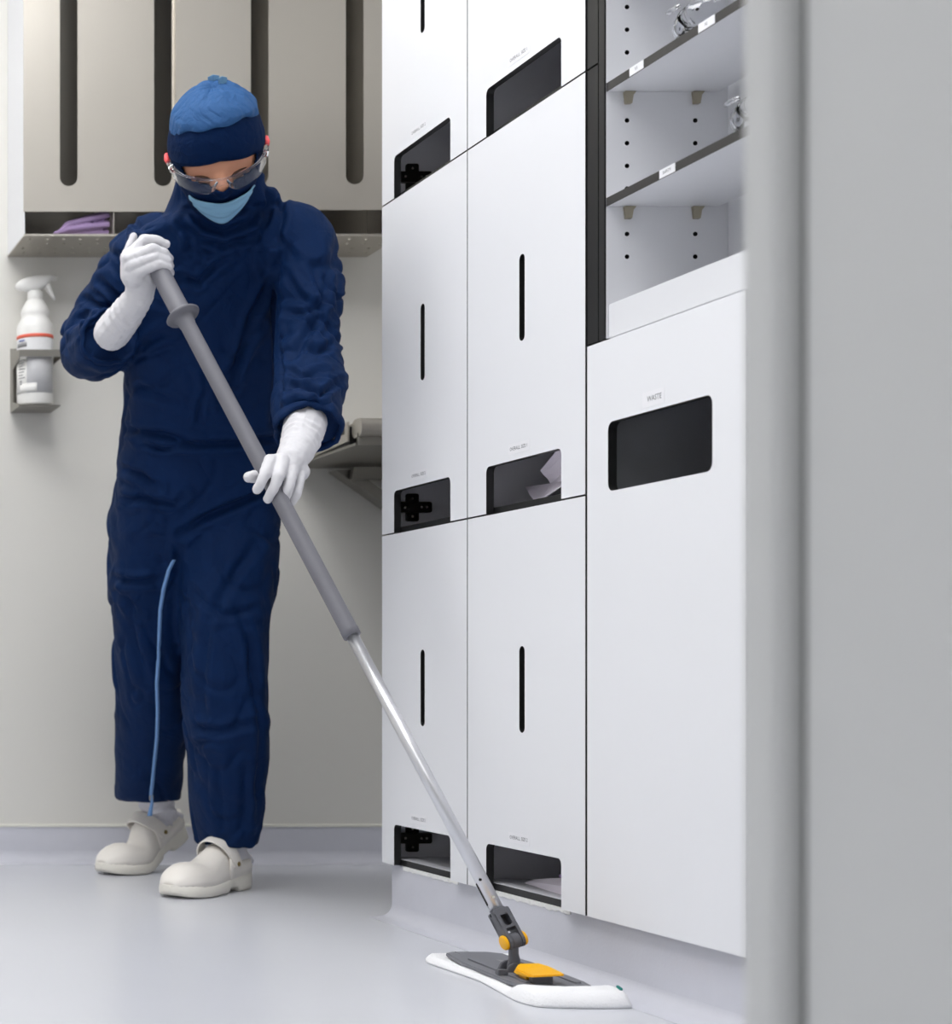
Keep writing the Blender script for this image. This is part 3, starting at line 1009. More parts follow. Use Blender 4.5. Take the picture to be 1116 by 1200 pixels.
# handle
bm = bmesh.new()
tube(bm, [pv + AX * (tA + .001), HP(742)], .0098, 28)
hd = obj('aluminium_tube', bm, 'alu', mop, smooth=True)
toc = (Vector((0, 0, HC)) - pv)
toc = (toc - AX * toc.dot(AX)).normalized()
sdc = AX.cross(toc).normalized()
for py, off, r_, m_ in ((1032, .15, .0024, 'core'), (1054, .35, .0030, 'screw')):
    q = HP(py)
    dr = (toc * math.cos(off) + sdc * math.sin(off) * (1 if py == 1054 else -1)).normalized()
    bm = bmesh.new()
    lathe(bm, [(.0003, .0), (r_, .0), (r_ * .8, .0016), (.0003, .0018)], q + dr * .0092, dr, 14)
    obj('rivet', bm, m_, hd)
bm = bmesh.new()
q = HP(1046)
dr = (toc * .25 - sdc * .97).normalized()
if dr.x > 0: dr = (toc * .25 + sdc * .97).normalized()
rings(bm, [[q + AX * a + dr * h + AX.cross(dr) * b for a, b in ((-.018, -.003), (.018, -.003), (.018, .003), (-.018, .003))] for h in (.0080, .0100)])
obj('tube_slot', bm, 'hole', hd)
bm = bmesh.new()
g0 = along(0, 746) * LEN
gr = along(0, 372) * LEN                    # ring
g1 = LEN
lathe(bm, [(.0105, g0), (.0142, g0 + .001), (.0145, g0 + .012), (.0138, g0 + .016), (.0138, gr - .02), (.0150, gr - .016), (.0155, gr - .004), (.020, gr - .001),
           (.029, gr + .001), (.0305, gr + .004), (.029, gr + .006), (.019, gr + .010), (.0175, gr + .018), (.0172, g1 - .012), (.016, g1 - .004), (.010, g1)], A, AX, 36)
obj('grip', bm, 'grip', mop, smooth=True)

# ------------------------------------------------------------------ person
def pring(cx, hw, y, Y, hd, n=32, e=2.3, dx=0.0):
    c = P(cx, y, Y)
    return ring((c.x + dx, c.y, c.z), (hw / FPX * Y, 0, 0), (0, hd, 0), n, e)

TORSO = [(262, 56, 252, 3.258, .080), (260, 86, 260, 3.268, .096), (257, 106, 274, 3.275, .110), (250, 106, 302, 3.30, .120), (243, 98, 340, 3.335, .126), (240, 93, 400, 3.39, .128),
         (236, 91, 470, 3.45, .130), (233, 95, 540, 3.515, .134), (229, 97, 600, 3.56, .138), (226, 95, 630, 3.58, .130), (224, 80, 655, 3.59, .105), (222, 50, 674, 3.60, .07)]
COWL = [(254, 47, 203, 3.195, .064), (257, 55, 222, 3.212, .076), (263, 67, 240, 3.240, .086), (262, 76, 258, 3.262, .094)]
LEG_R = [(182, 50, 590, 3.575, .105), (177, 49, 640, 3.605, .112), (174, 45.5, 690, 3.64, .108), (174, 41, 740, 3.68, .098), (175, 40, 800, 3.73, .095), (177, 40, 860, 3.80, .094), (176, 38, 905, 3.86, .090), (175, 35.5, 937, 3.90, .084)]
LEG_L = [(266, 56, 590, 3.55, .120), (264.5, 57, 640, 3.54, .124), (263.5, 54, 690, 3.53, .120), (262, 49, 740, 3.525, .112), (262, 46.5, 800, 3.53, .108), (264.5, 44, 860, 3.55, .102), (266, 42.5, 915, 3.585, .096), (267, 38, 960, 3.615, .090), (266.5, 34, 989, 3.63, .086)]
ARM_R = [(P(184, 296, 3.34), .074), (P(160, 312, 3.37), .070), (P(139, 347, 3.42), .070), (P(117, 385, 3.465), .070), (P(112, 405, 3.45), .070), (P(118, 404, 3.40), .068), (P(127, 396, 3.335), .059)]
ARM_L = [(P(338, 288, 3.215), .082), (P(355, 306, 3.195), .070), (P(362, 345, 3.175), .060), (P(362, 400, 3.15), .059), (P(362, 445, 3.10), .060), (P(361, 480, 3.045), .061), (P(361, 500, 3.015), .058)]

def body_bm(scale=1.0, cowl=True):
    bm = bmesh.new()
    for T in ([TORSO, LEG_R, LEG_L] + ([COWL] if cowl else [])):
        rings(bm, [pring(cx, hw * scale, y, Y, hd * scale) for cx, hw, y, Y, hd in T])
    for A_ in (ARM_R, ARM_L):
        pts = [p for p, r in A_]
        rad = [r * scale for p, r in A_]
        if scale < 1: rad[-3:] = [.036, .024, .012]
        # resample smoothly
        pp, rr_ = [], []
        for i in range(len(pts) - 1):
            for k in range(4):
                t_ = k / 4
                p0, p1, p2, p3 = pts[max(i - 1, 0)], pts[i], pts[i + 1], pts[min(i + 2, len(pts) - 1)]
                pp.append(.5 * ((2 * p1) + (p2 - p0) * t_ + (2 * p0 - 5 * p1 + 4 * p2 - p3) * t_ ** 2 + (3 * p1 - p0 - 3 * p2 + p3) * t_ ** 3))
                rr_.append(rad[i] * (1 - t_) + rad[i + 1] * t_)
        pp.append(pts[-1]); rr_.append(rad[-1])
        tube(bm, pp, rr_, 24)
        sphere(bm, pts[0], rad[0])
    return bm

def project(co):
    return np.stack([co[:, 0] / co[:, 1] * FPX + CXP, CYP - (co[:, 2] - HC) / co[:, 1] * FPX], 1)

def verts_np(me):
    co = np.empty(len(me.vertices) * 3); me.vertices.foreach_get('co', co)
    no = np.empty(len(me.vertices) * 3); me.vertices.foreach_get('normal', no)
    return co.reshape(-1, 3), no.reshape(-1, 3)

# creases seen on the cloth: polyline in photo pixels, half width px, depth m, lip m
CREASES = [
    ([(140, 503), (190, 508), (225, 520), (270, 521), (330, 514)], 4, .010, .006),
    ([(165, 517), (190, 525), (225, 520)], 3, .006, .005),
    ([(142, 549), (165, 556), (185, 571)], 3.5, .009, .006),
    ([(136, 584), (175, 586), (205, 592), (215, 582)], 3.5, .008, .005),
    ([(213, 626), (235, 610), (262, 598), (330, 570)], 4, .011, .006),
    ([(178, 612), (195, 622)], 3, .006, .004),
    ([(132, 678), (160, 682), (188, 680)], 3.5, .009, .006),
    ([(134, 690), (150, 706), (162, 722)], 3.5, .007, .004),
    ([(210, 640), (208, 665)], 4, .010, .004),
    ([(150, 690), (158, 760), (172, 800)], 4, .006, .003),
    ([(300, 640), (270, 680), (250, 720)], 5, .006, .004),
    ([(222, 690), (262, 722), (305, 712)], 4, .006, .003),
    ([(275, 700), (295, 760), (298, 800)], 4, .005, .003),
    ([(245, 730), (238, 790), (236, 840)], 4, .005, .003),
    ([(222, 852), (255, 858), (300, 846)], 4, .007, .004),
    ([(225, 880), (240, 868), (262, 872)], 3, .005, .003),
    ([(292, 750), (305, 850), (304, 960)], 4, .006, .003),
    ([(255, 890), (262, 985)], 4, .004, .002),
    ([(288, 900), (286, 985)], 4, .005, .003),
    # chest
    ([(318, 330), (296, 370), (280, 420), (268, 445)], 4, .010, .006),
    ([(304, 380), (285, 415), (275, 455)], 3.5, .008, .005),
    ([(325, 300), (322, 360), (326, 440), (322, 500)], 4, .012, .003),
    ([(212, 325), (232, 332), (252, 310), (275, 295)], 3.5, .008, .006),
    ([(225, 285), (245, 300), (262, 292)], 4, .007, .005),
    ([(212, 262), (222, 280), (220, 300)], 3.5, .007, .005),
    ([(262, 480), (255, 450), (240, 440)], 3.5, .005, .004),
    ([(160, 415), (175, 400), (200, 385)], 4, .007, .004),
    ([(235, 470), (232, 500)], 3, .005, .003),
    ([(165, 455), (205, 470)], 3.5, .005, .004),
    # neck folds
    ([(222, 250), (240, 266), (262, 272), (290, 262), (306, 245)], 4, .010, .006),
    ([(214, 262), (236, 282), (262, 288), (300, 276)], 4, .008, .006),
    ([(312, 215), (318, 240), (312, 262)], 4, .010, .006),
    ([(328, 225), (330, 255), (322, 285)], 4, .007, .005),
    # his left sleeve
    ([(335, 320), (350, 345), (372, 362)], 3.5, .007, .005),
    ([(330, 365), (355, 368), (385, 352)], 3.5, .007, .005),
    ([(385, 330), (372, 375), (340, 420)], 4, .007, .004),
    ([(335, 432), (355, 442), (378, 436)], 3, .006, .005),
    ([(332, 455), (350, 450), (375, 462), (398, 448)], 3, .008, .006),
    ([(330, 480), (348, 470), (362, 476), (380, 466)], 3, .007, .006),
    ([(350, 405), (372, 412), (398, 400)], 3.5, .006, .004),
    # his right sleeve
    ([(118, 330), (135, 345), (150, 352)], 3.5, .007, .006),
    ([(132, 292), (140, 318), (148, 336)], 3, .006, .005),
    ([(98, 350), (112, 358), (128, 362)], 3, .009, .007),
    ([(84, 385), (95, 372), (110, 368)], 3, .008, .006),
    ([(80, 400), (96, 384), (112, 378)], 2.6, .007, .005),
    ([(150, 255), (165, 268), (185, 262)], 3, .006, .004),
    ([(95, 430), (120, 440), (148, 428)], 3, .004, .003),
]
def seg_dist(p, a, b):
    ab = b - a
    t_ = np.clip(((p - a) @ ab) / max(1e-9, ab @ ab), 0, 1)
    return np.linalg.norm(p - (a + t_[:, None] * ab), axis=1)

def wrinkle(me, amp=1.0):
    co, no = verts_np(me)
    px = project(co)
    d = np.zeros(len(co))
    for i, (x, y, z) in enumerate(co):
        w1 = noise.noise((x * 4, y * 4, z * 4 + 9))
        w2 = noise.noise((x * 5 + 20, y * 5, z * 4))
        u_, v_ = px[i]
        leg = min(1, max(0, (v_ - 610) / 60))
        sl = 1.0 if (u_ > 327 and v_ < 520) else (1.0 if (u_ < 150 and v_ < 450) else 0.0)
        # fold direction: upright on the legs, slanting on the trunk, across on the sleeves
        if sl:
            a1, b1 = x * .8 + z * .6, z * .8 - x * .6
            q1 = (a1 * 7 + 1.5 * w1, y * 7, b1 * 13 + 1.5 * w2)
            q2 = (a1 * 11 + 2 * w2 + 7, y * 11, (z * .9 + x * .3) * 24 + 2 * w1)
        else:
            a1, b1 = x * .82 - z * .57, z * .82 + x * .57
            q1 = (a1 * 9 + 1.8 * w1, y * 8, b1 * 4 + 1.5 * w2)
            q2 = (a1 * 17 + 2.2 * w2 + 7, y * 14, b1 * 7 + 1.5 * w1)
        n1, n2 = noise.noise(q1), noise.noise(q2)
        if leg > 0:
            n1 = n1 * (1 - leg) + leg * noise.noise((x * 9 + 1.8 * w1, y * 8, z * 4.4 + 1.5 * w2))
            n2 = n2 * (1 - leg) + leg * noise.noise((x * 17 + 2.2 * w2 + 7, y * 14, z * 7.5 + 1.5 * w1))
        n3 = noise.noise((x * 26 + 2 * w1, y * 26, z * 20 + 2 * w2 + 3))
        m1 = max(0, min(1, .55 + 1.6 * noise.noise((x * 5 + 3, y * 5, z * 5))))
        m2 = max(0, min(1, .40 + 1.8 * noise.noise((x * 6 + 13, y * 6, z * 6 + 5))))
        d[i] = .0075 * n1 - .0062 * math.exp(-(n1 / .09) ** 2) * m1 + .0035 * n2 - .0046 * (1 + .7 * sl) * math.exp(-(n2 / .10) ** 2) * min(1, m2 + .3 * sl) + .0026 * math.exp(-((n2 - .22) / .10) ** 2) * m2 + .0007 * n3
    d *= amp
    front = np.clip((.25 - no[:, 1]) / .5, 0, 1)
    for pl_, wpx, dep, lip in CREASES:
        pts = np.array(pl_, float)
        x0, y0 = pts.min(0) - 30; x1, y1 = pts.max(0) + 30
        ids = np.where((px[:, 0] > x0) & (px[:, 0] < x1) & (px[:, 1] > y0) & (px[:, 1] < y1))[0]
        if not len(ids): continue
        q = px[ids]
        ds = np.min([seg_dist(q, pts[k], pts[k + 1]) for k in range(len(pts) - 1)], axis=0)
        ends = np.minimum(np.linalg.norm(q - pts[0], axis=1), np.linalg.norm(q - pts[-1], axis=1))
        fade = np.clip(ends / 14, .15, 1)
        d[ids] += front[ids] * fade * (-dep * np.exp(-(ds / wpx) ** 2) + lip * np.exp(-((ds - 2.3 * wpx) / (1.2 * wpx)) ** 2))
    co = co + no * d[:, None]
    me.vertices.foreach_set('co', co.ravel())
    me.update()

# ---- head shape (star-shaped surface round the head centre)
HCN = P(254, 180, 3.135)
yaw, pitch, roll = math.radians(12), math.radians(38), math.radians(7)
f0 = Vector((-math.sin(yaw), -math.cos(yaw), 0)); r0 = Vector((math.cos(yaw), -math.sin(yaw), 0)); u0v = Vector((0, 0, 1))
fH = f0 * math.cos(pitch) - u0v * math.sin(pitch)
uH = u0v * math.cos(pitch) + f0 * math.sin(pitch)
rH, uH = r0 * math.cos(roll) + uH * math.sin(roll), uH * math.cos(roll) - r0 * math.sin(roll)
def g2(az, el, a0, e0, sa, se):
    return math.exp(-((az - a0) / sa) ** 2 - ((el - e0) / se) ** 2)
def headR(az, el, face=True):
    a, e = math.radians(az), math.radians(el)
    dx, dy, dz = math.sin(a) * math.cos(e), math.cos(a) * math.cos(e), math.sin(e)
    sa_ = .075 - .012 * max(0, min(1, -el / 60))
    r = 1 / math.sqrt((dx / sa_) ** 2 + (dy / (.096 if dy > 0 else .102)) ** 2 + (dz / .118) ** 2)
    if dy < 0 and el < -20: r *= 1 - .25 * min(1, (-20 - el) / 40)
    if face:
        aa = abs(az)
        r += .022 * g2(az, el, 0, -14, 8, 9) + .010 * g2(az, el, 0, -4, 7, 8)
        r += .004 * g2(aa, el, 18, 9, 16, 5)
        r -= .009 * g2(aa, el, 20, -1, 9, 6)
        r += .004 * g2(aa, el, 20, -1, 6, 4)
        r += .004 * g2(aa, el, 32, -18, 12, 12)
        r += .005 * g2(az, el, 0, -36, 14, 3.5) + .004 * g2(az, el, 0, -43, 12, 3)
        r += .008 * g2(az, el, 0, -58, 18, 9)
        r += .012 * g2(aa, el, 92, -4, 7, 14)          # ears
    return r
def hp(az, el, off=0.0, face=True):
    a, e = math.radians(az), math.radians(el)
    r = headR(az, el, face) + off
    return HCN + (rH * (math.sin(a) * math.cos(e)) + fH * (math.cos(a) * math.cos(e)) + uH * math.sin(e)) * r
def head_patch(fn, azs, els, keep=None, closed=False):
    bm = bmesh.new()
    vv = [[bm.verts.new(fn(a, e)) for a in azs] for e in els]
    n = len(azs)
    for i in range(len(els) - 1):
        for j in range(n if closed else n - 1):
            k = (j + 1) % n
            am = (azs[j] + (azs[k] if k else azs[j] + (azs[1] - azs[0]))) / 2
            if keep and not keep(am, (els[i] + els[i + 1]) / 2): continue
            bm.faces.new((vv[i][j], vv[i][k], vv[i + 1][k], vv[i + 1][j]))
    loose = [v for v in bm.verts if not v.link_faces]
    bmesh.ops.delete(bm, geom=loose, context='VERTS')
    return bm
rng = lambda a, b, n: [a + (b - a) * i / n for i in range(n + 1)]

# body (skin): head, neck, trunk and limbs in one continuous surface
bm = body_bm(.72, cowl=False)
azs = rng(-180, 180, 96)[:-1]
els = rng(-88, 88, 66)
vv = [[bm.verts.new(hp(a, e)) for a in azs] for e in els]
for i in range(len(els) - 1):
    for j in range(len(azs)):
        k = (j + 1) % len(azs)
        bm.faces.new((vv[i][j], vv[i][k], vv[i + 1][k], vv[i + 1][j]))
bm.faces.new(vv[0][::-1]); bm.faces.new(vv[-1])
blob(bm, [HCN - uH * .06 - fH * .025, P(258, 235, 3.22), P(258, 262, 3.27)], [.052, .055, .07])
me = remesh(bm, .005, 2)
person = meshobj('person', me, 'skin')
tag(person, 'person in navy coverall, cap, mask and white gloves bending forward over a mop', 'person')

# coverall
me = remesh(body_bm(1.0), .0042, 14)
wrinkle(me)
cover = meshobj('coverall', me, 'navy', person)
dg = bpy.context.evaluated_depsgraph_get()
bvh = BVHTree.FromPolygons([v.co.copy() for v in me.vertices], [list(p.vertices) for p in me.polygons])
CAMP = Vector((0, 0, HC))
def on_cloth(px, py, lift=.001):
    d_ = (P(px, py, 3) - CAMP).normalized()
    h = bvh.ray_cast(CAMP, d_)
    return (h[0] - d_ * lift) if h[0] else None
# sleeve hems
def hem(A_, r, name):
    p1, p0 = A_[-1][0], A_[-2][0]
    ax = (p1 - p0).normalized()
    a, b = frame_of(ax)
    bm = bmesh.new()
    N_ = 40
    rr_ = []
    for i in range(N_):
        t_ = 2 * math.pi * i / N_
        k = 1 + .16 * noise.noise((math.cos(t_) * 2.8, math.sin(t_) * 2.5, r * 99))
        c_ = p1 + (a * math.cos(t_) + b * math.sin(t_)) * r * k + ax * (.006 * noise.noise((math.cos(t_) * 3, math.sin(t_) * 3, 5)))
        rad_ = (a * math.cos(t_) + b * math.sin(t_))
        rr_.append([c_ + rad_ * (.0050 * math.cos(u)) + ax * ((.010 + .004 * math.sin(3 * t_)) * math.sin(u)) for u in [2 * math.pi * q / 10 for q in range(10)]])
    rings(bm, rr_ + [rr_[0]], False, True)
    bmesh.ops.remove_doubles(bm, verts=bm.verts[:], dist=1e-5)
    obj(name, bm, 'navy', cover, smooth=True)
hem(ARM_R, .051, 'sleeve_hem')
hem(ARM_L, .053, 'sleeve_hem')
# light blue zip down the rear leg
zpath = [(204, 656), (198, 668), (192, 690), (188, 715), (187, 740), (186, 770), (184, 800), (185, 835), (184, 865), (181, 895), (179, 915), (177, 934)]
zp2 = []
for (xa, ya), (xb_, yb_) in zip(zpath, zpath[1:]):
    for k in range(4): zp2.append((xa + (xb_ - xa) * k / 4, ya + (yb_ - ya) * k / 4))
zp2.append(zpath[-1])
pts = [q for q in (on_cloth(c[0], c[1], .0025) for c in zp2) if q]
bm = bmesh.new()
rings(bm, [[q + Vector((-.0042, .001, 0)), q + Vector((0, -.0022, 0)), q + Vector((.0042, .001, 0)), q + Vector((0, .004, 0))] for q in pts])
obj('zip', bm, 'zip', cover)
q = pts[-1]
bm = bmesh.new()
pl_ = [q + Vector((0, -.004, .004)), q + Vector((.001, -.005, -.012)), q + Vector((-.002, -.005, -.028)), q + Vector((-.004, -.004, -.042))]
rings(bm, [[c + Vector((-h, 0, 0)), c + Vector((0, -.002, 0)), c + Vector((h, 0, 0)), c + Vector((0, .002, 0))] for c, h in zip(pl_, (.003, .0035, .0045, .0055))])
obj('zip_pull', bm, 'zip', cover)
bm = bmesh.new()
rings(bm, [[q + Vector((x, y, z)) for x, y in ((-.004, -.005), (.004, -.005), (.004, 0), (-.004, 0))] for z in (-.008, .004)])
obj('zip_slider', bm, 'greymark', cover)

# head coverings
def hood_off(a, e):
    return .0055 + .0012 * noise.noise((a * .08, e * .09, 3)) + (.004 if e < -50 else 0)
bm = head_patch(lambda a, e: hp(a, e, hood_off(a, e), abs(a) < 60), rng(-180, 180, 120)[:-1], rng(-86, 40, 70),
                keep=lambda a, e: ((a if a < 180 else a - 360) / 47) ** 2 + ((e - 5.5) / 15.5) ** 2 > 1, closed=True)
o = obj('hood', bm, 'navy_dark', person, smooth=True)
md = o.modifiers.new('thick', 'SOLIDIFY'); md.thickness = .0025; md.offset = 0
def band_low(a):
    t_ = abs(a) / 180
    return 17 - 3 * math.cos(math.radians(a)) - 26 * t_
def band_fn(a, e_):                        # e_ 0..1 from lower to upper edge
    aa = a if a <= 180 else a - 360
    lo = band_low(aa)
    e = lo + (58 - lo) * e_
    o_ = .0095 + .0035 * math.sin(math.pi * min(1, e_ * 1.1)) + .0015 * noise.noise((aa * .06, e * .08, 1)) - (.0035 if e_ < .01 else 0)
    if abs(aa) > 140: o_ *= 1
    return hp(aa, e, o_, abs(aa) < 60)
bm = head_patch(band_fn, rng(-180, 180, 96)[:-1], rng(0, 1, 20), closed=True)
cap = obj('cap', bm, 'navy_dark', person, smooth=True)
md = cap.modifiers.new('thick', 'SOLIDIFY'); md.thickness = .003; md.offset = -1
def crown_fn(a, e):
    aa = a if a <= 180 else a - 360
    edge = max(0, 1 - (e - 39) / 9)
    gath = noise.noise((math.sin(math.radians(aa)) * 5, math.cos(math.radians(aa)) * 5, e * .02))
    o_ = .0145 + .005 * (1 - edge) + .0045 * gath * (.4 + .6 * edge) + .003 * noise.noise((math.sin(math.radians(aa)) * 3 + 4, math.cos(math.radians(aa)) * 3, e * .09))
    o_ -= .013 * max(0, (e - 52) / 38) ** 1.2
    if e < 38.6: o_ = .011
    e2 = e + 5 * noise.noise((math.sin(math.radians(aa)) * 2.2 + 8, math.cos(math.radians(aa)) * 2.2, 2)) * edge + (3 * math.sin(math.radians(aa)) + 6 * max(0, math.cos(math.radians(aa * 1.2)) if abs(aa) < 75 else 0)) * edge
    return hp(aa, min(89.9, e2), o_, False)
bm = head_patch(crown_fn, rng(-180, 180, 120)[:-1], [38.5, 38.8] + rng(40, 89.5, 34), closed=True)
bmesh.ops.holes_fill(bm, edges=[e for e in bm.edges if e.is_boundary and all((v.co - HCN).dot(uH) > .11 for v in e.verts)], sides=0)
o = obj('cap_crown', bm, 'cap_blue', person, smooth=True)
o['label'] = 'lighter blue gathered crown'
for k, (a, e, s_) in enumerate(((172, 74, .009), (120, 80, .007))):
    bm = bmesh.new()
    c = hp(a, e, .010, False)
    rings(bm, [[c + rH * x + uH * z + fH * y for x, y, z in ((-s_, 0, 0), (0, .004, 0), (s_, 0, 0), (0, -.004, 0))],
               [c + rH * x + uH * z + fH * y for x, y, z in ((-s_ * 1.1, 0, .010), (0, .005, .014), (s_ * 1.2, 0, .009), (0, -.004, .012))]])
    obj('cap_tie', bm, 'mask', person)
# mask: light blue lower part
def mask_fn(a, t_):                        # a -1..1, t 0 top .. 1 bottom
    e = -25 - 30 * t_ + 8 * t_ * a * a
    half = 40 - 4 * t_
    e += 3.0 * math.cos(a * math.pi / 2) * (1 - t_) * -.6 + (1 - t_) * 0
    fold_ = .0012 * math.sin(t_ * 16 + 1.5 * a)
    return hp(a * half, e, .0125 + .004 * (1 - a * a) + fold_ - .004 * t_ ** 4, True)
bm = head_patch(mask_fn, rng(-1, 1, 30), rng(0, 1, 26))
o = obj('face_mask', bm, 'mask', person, smooth=True)
md = o.modifiers.new('thick', 'SOLIDIFY'); md.thickness = .003; md.offset = -1
for s in (-1, 1):
    bm = bmesh.new()
    tube(bm, [hp(s * a, e, .0020) for a, e in ((9, -5.5), (15, -4.0), (22, -3.0), (30, -2.5))], [.0014, .0024, .0022, .0010], 8)
    obj('eyebrow', bm, 'brow', person, smooth=True)
    bm = bmesh.new()
    tube(bm, [hp(s * a, e, .0012) for a, e in ((12, -8), (17, -9), (22, -9), (28, -7.5))], [.0008, .0013, .0013, .0008], 6)
    obj('eyelashes', bm, 'brow', person, smooth=True)
# safety glasses worn by the person
def lens_fn(a, t_):                        # a -1..1 temple to temple, t 0 low .. 1 high
    b = abs(a)
    hi = 1.5 + 5.0 * b ** 1.3
    lo = -10.8 + 7.5 * math.exp(-(b / .13) ** 2) + 8.0 * b ** 4
    return hp(58 * a, lo + (hi - lo) * t_, .032 - .017 * b ** 1.5, False)
bm = head_patch(lens_fn, rng(-1, 1, 48), rng(0, 1, 10))
o = obj('glasses_lens', bm, 'clear', person, smooth=True)
o['label'] = 'clear wraparound safety lens'
md = o.modifiers.new('thick', 'SOLIDIFY'); md.thickness = .0020
bm = bmesh.new()
tube(bm, [lens_fn(a, 1.0) for a in rng(-1, 1, 30)], .0019, 8)
obj('glasses_rim', bm, 'clear', person, smooth=True)
for s in (-1, 1):
    bm = bmesh.new()
    tube(bm, [hp(s * 4, -1, .028, False), hp(s * 7, -6, .026, False), hp(s * 10, -11, .022, False)], [.0020, .0028, .0020], 8)
    obj('nose_pad', bm, 'clear', person, smooth=True)
    bm = bmesh.new()
    tube(bm, [lens_fn(s, .5), hp(s * 70, 3, .0125, False), hp(s * 82, 3, .0125, False)], [.0060, .0045, .0038], 10)
    obj('glasses_temple', bm, 'clear', person, smooth=True)
    bm = bmesh.new()
    tube(bm, [hp(s * 81, 3, .0125, False), hp(s * 88, 5, .0135, False), hp(s * 96, 7, .013, False)], [.0040, .0050, .0044], 12)
    obj('temple_tip', bm, 'red', person, smooth=True)

# gloves: continuous surface, five fingers each
def glove(chains, name, label):
    bm = bmesh.new()
    for pts, rad in chains:
        blob(bm, pts, rad)
    me = remesh(bm, .0016, 3, .5)
    co, no = verts_np(me)
    d = np.array([.0011 * noise.noise((x * 60, y * 60, z * 60)) + .0007 * noise.noise((x * 140, y * 140, z * 140)) for x, y, z in co])
    # ring creases at the wrist
    c0, r0_ = chains[0]
    ax = np.array((c0[-1] - c0[0]).normalized()); o0 = np.array(c0[0]); ln = (c0[-1] - c0[0]).length
    s_ = (co - o0) @ ax / ln
    wv = np.clip(1 - abs(s_ - .55) / .5, 0, 1)
    d += wv * .0016 * np.sin(s_ * 34 + 2.5 * np.sin(co[:, 0] * 90))
    co = co + no * d[:, None]
    me.vertices.foreach_set('co', co.ravel()); me.update()
    o = meshobj(name, me, 'glove', person)
    o['label'] = label
    return o
q = HP(305).y                              # depth of the handle in the upper hand
F = q - .026
glove([
    ([P(132, 389, q + .135), P(148, 368, q + .085), P(163, 347, q + .035)], [.036, .032, .027]),
    ([P(163, 347, q + .035), P(166, 326, q + .015), P(160, 309, q + .004)], [.027, .029, .027]),
    ([P(157, 322, q + .002), P(154, 303, q - .004)], [.025, .021]),
    ([P(153, 300, q - .008), P(168, 281, q - .012), P(183, 281, q - .014), P(194.5, 286.5, q - .010)], [.0125, .0098, .0090, .0078]),
    ([P(151, 303, q - .014), P(179, 291.5, F - .004), P(192, 297, F + .002), P(198, 304, q + .002)], [.0130, .0100, .0095, .0085]),
    ([P(154, 311, q - .016), P(182, 300.5, F - .004), P(195, 306, F + .003), P(199, 312, q + .004)], [.0130, .0100, .0095, .0085]),
    ([P(160, 319, q - .014), P(185, 309.5, F - .003), P(197, 313.5, F + .004), P(199, 320, q + .004)], [.0125, .0096, .0088, .0080]),
    ([P(158, 318, q + .020), P(150.5, 296, q + .020), P(156.5, 277.5, q + .012)], [.015, .0115, .0070]),
], 'glove', 'white glove closed round the top of the mop grip')
q = HP(562).y                              # depth of the handle in the lower hand
glove([
    ([P(358, 496, q + .105), P(354, 512, q + .075), P(348, 528, q + .042)], [.0375, .034, .030]),
    ([P(348, 527, q + .042), P(341, 540, q + .020), P(336, 548, q + .010)], [.030, .027, .022]),
    ([P(343, 540, q + .018), P(352, 553, q + .018)], [.024, .016]),
    ([P(317, 540, q - .002), P(311, 555, q - .023), P(306, 566, q - .023), P(301.5, 574, q - .014)], [.0118, .0098, .0090, .0078]),
    ([P(331, 539, q - .004), P(327, 558, q - .029), P(320, 574, q - .028), P(314, 585, q - .018)], [.0116, .0098, .0090, .0080]),
    ([P(342, 545, q + .004), P(340, 563, q - .020), P(337, 576, q - .024), P(333.5, 585, q - .018)], [.0120, .0100, .0094, .0085]),
    ([P(352, 552, q + .014), P(350, 568, q - .002), P(347, 579, q - .010), P(343, 588, q - .010)], [.0110, .0090, .0082, .0075]),
    ([P(332, 543, q + .012), P(320, 541, q + .002)], [.018, .0135]),
    ([P(334, 546, q + .030), P(318, 553, q + .030), P(302, 558, q + .018), P(292, 559, q + .008)], [.016, .0125, .0112, .0098]),
], 'glove', 'white glove holding the middle of the mop handle')

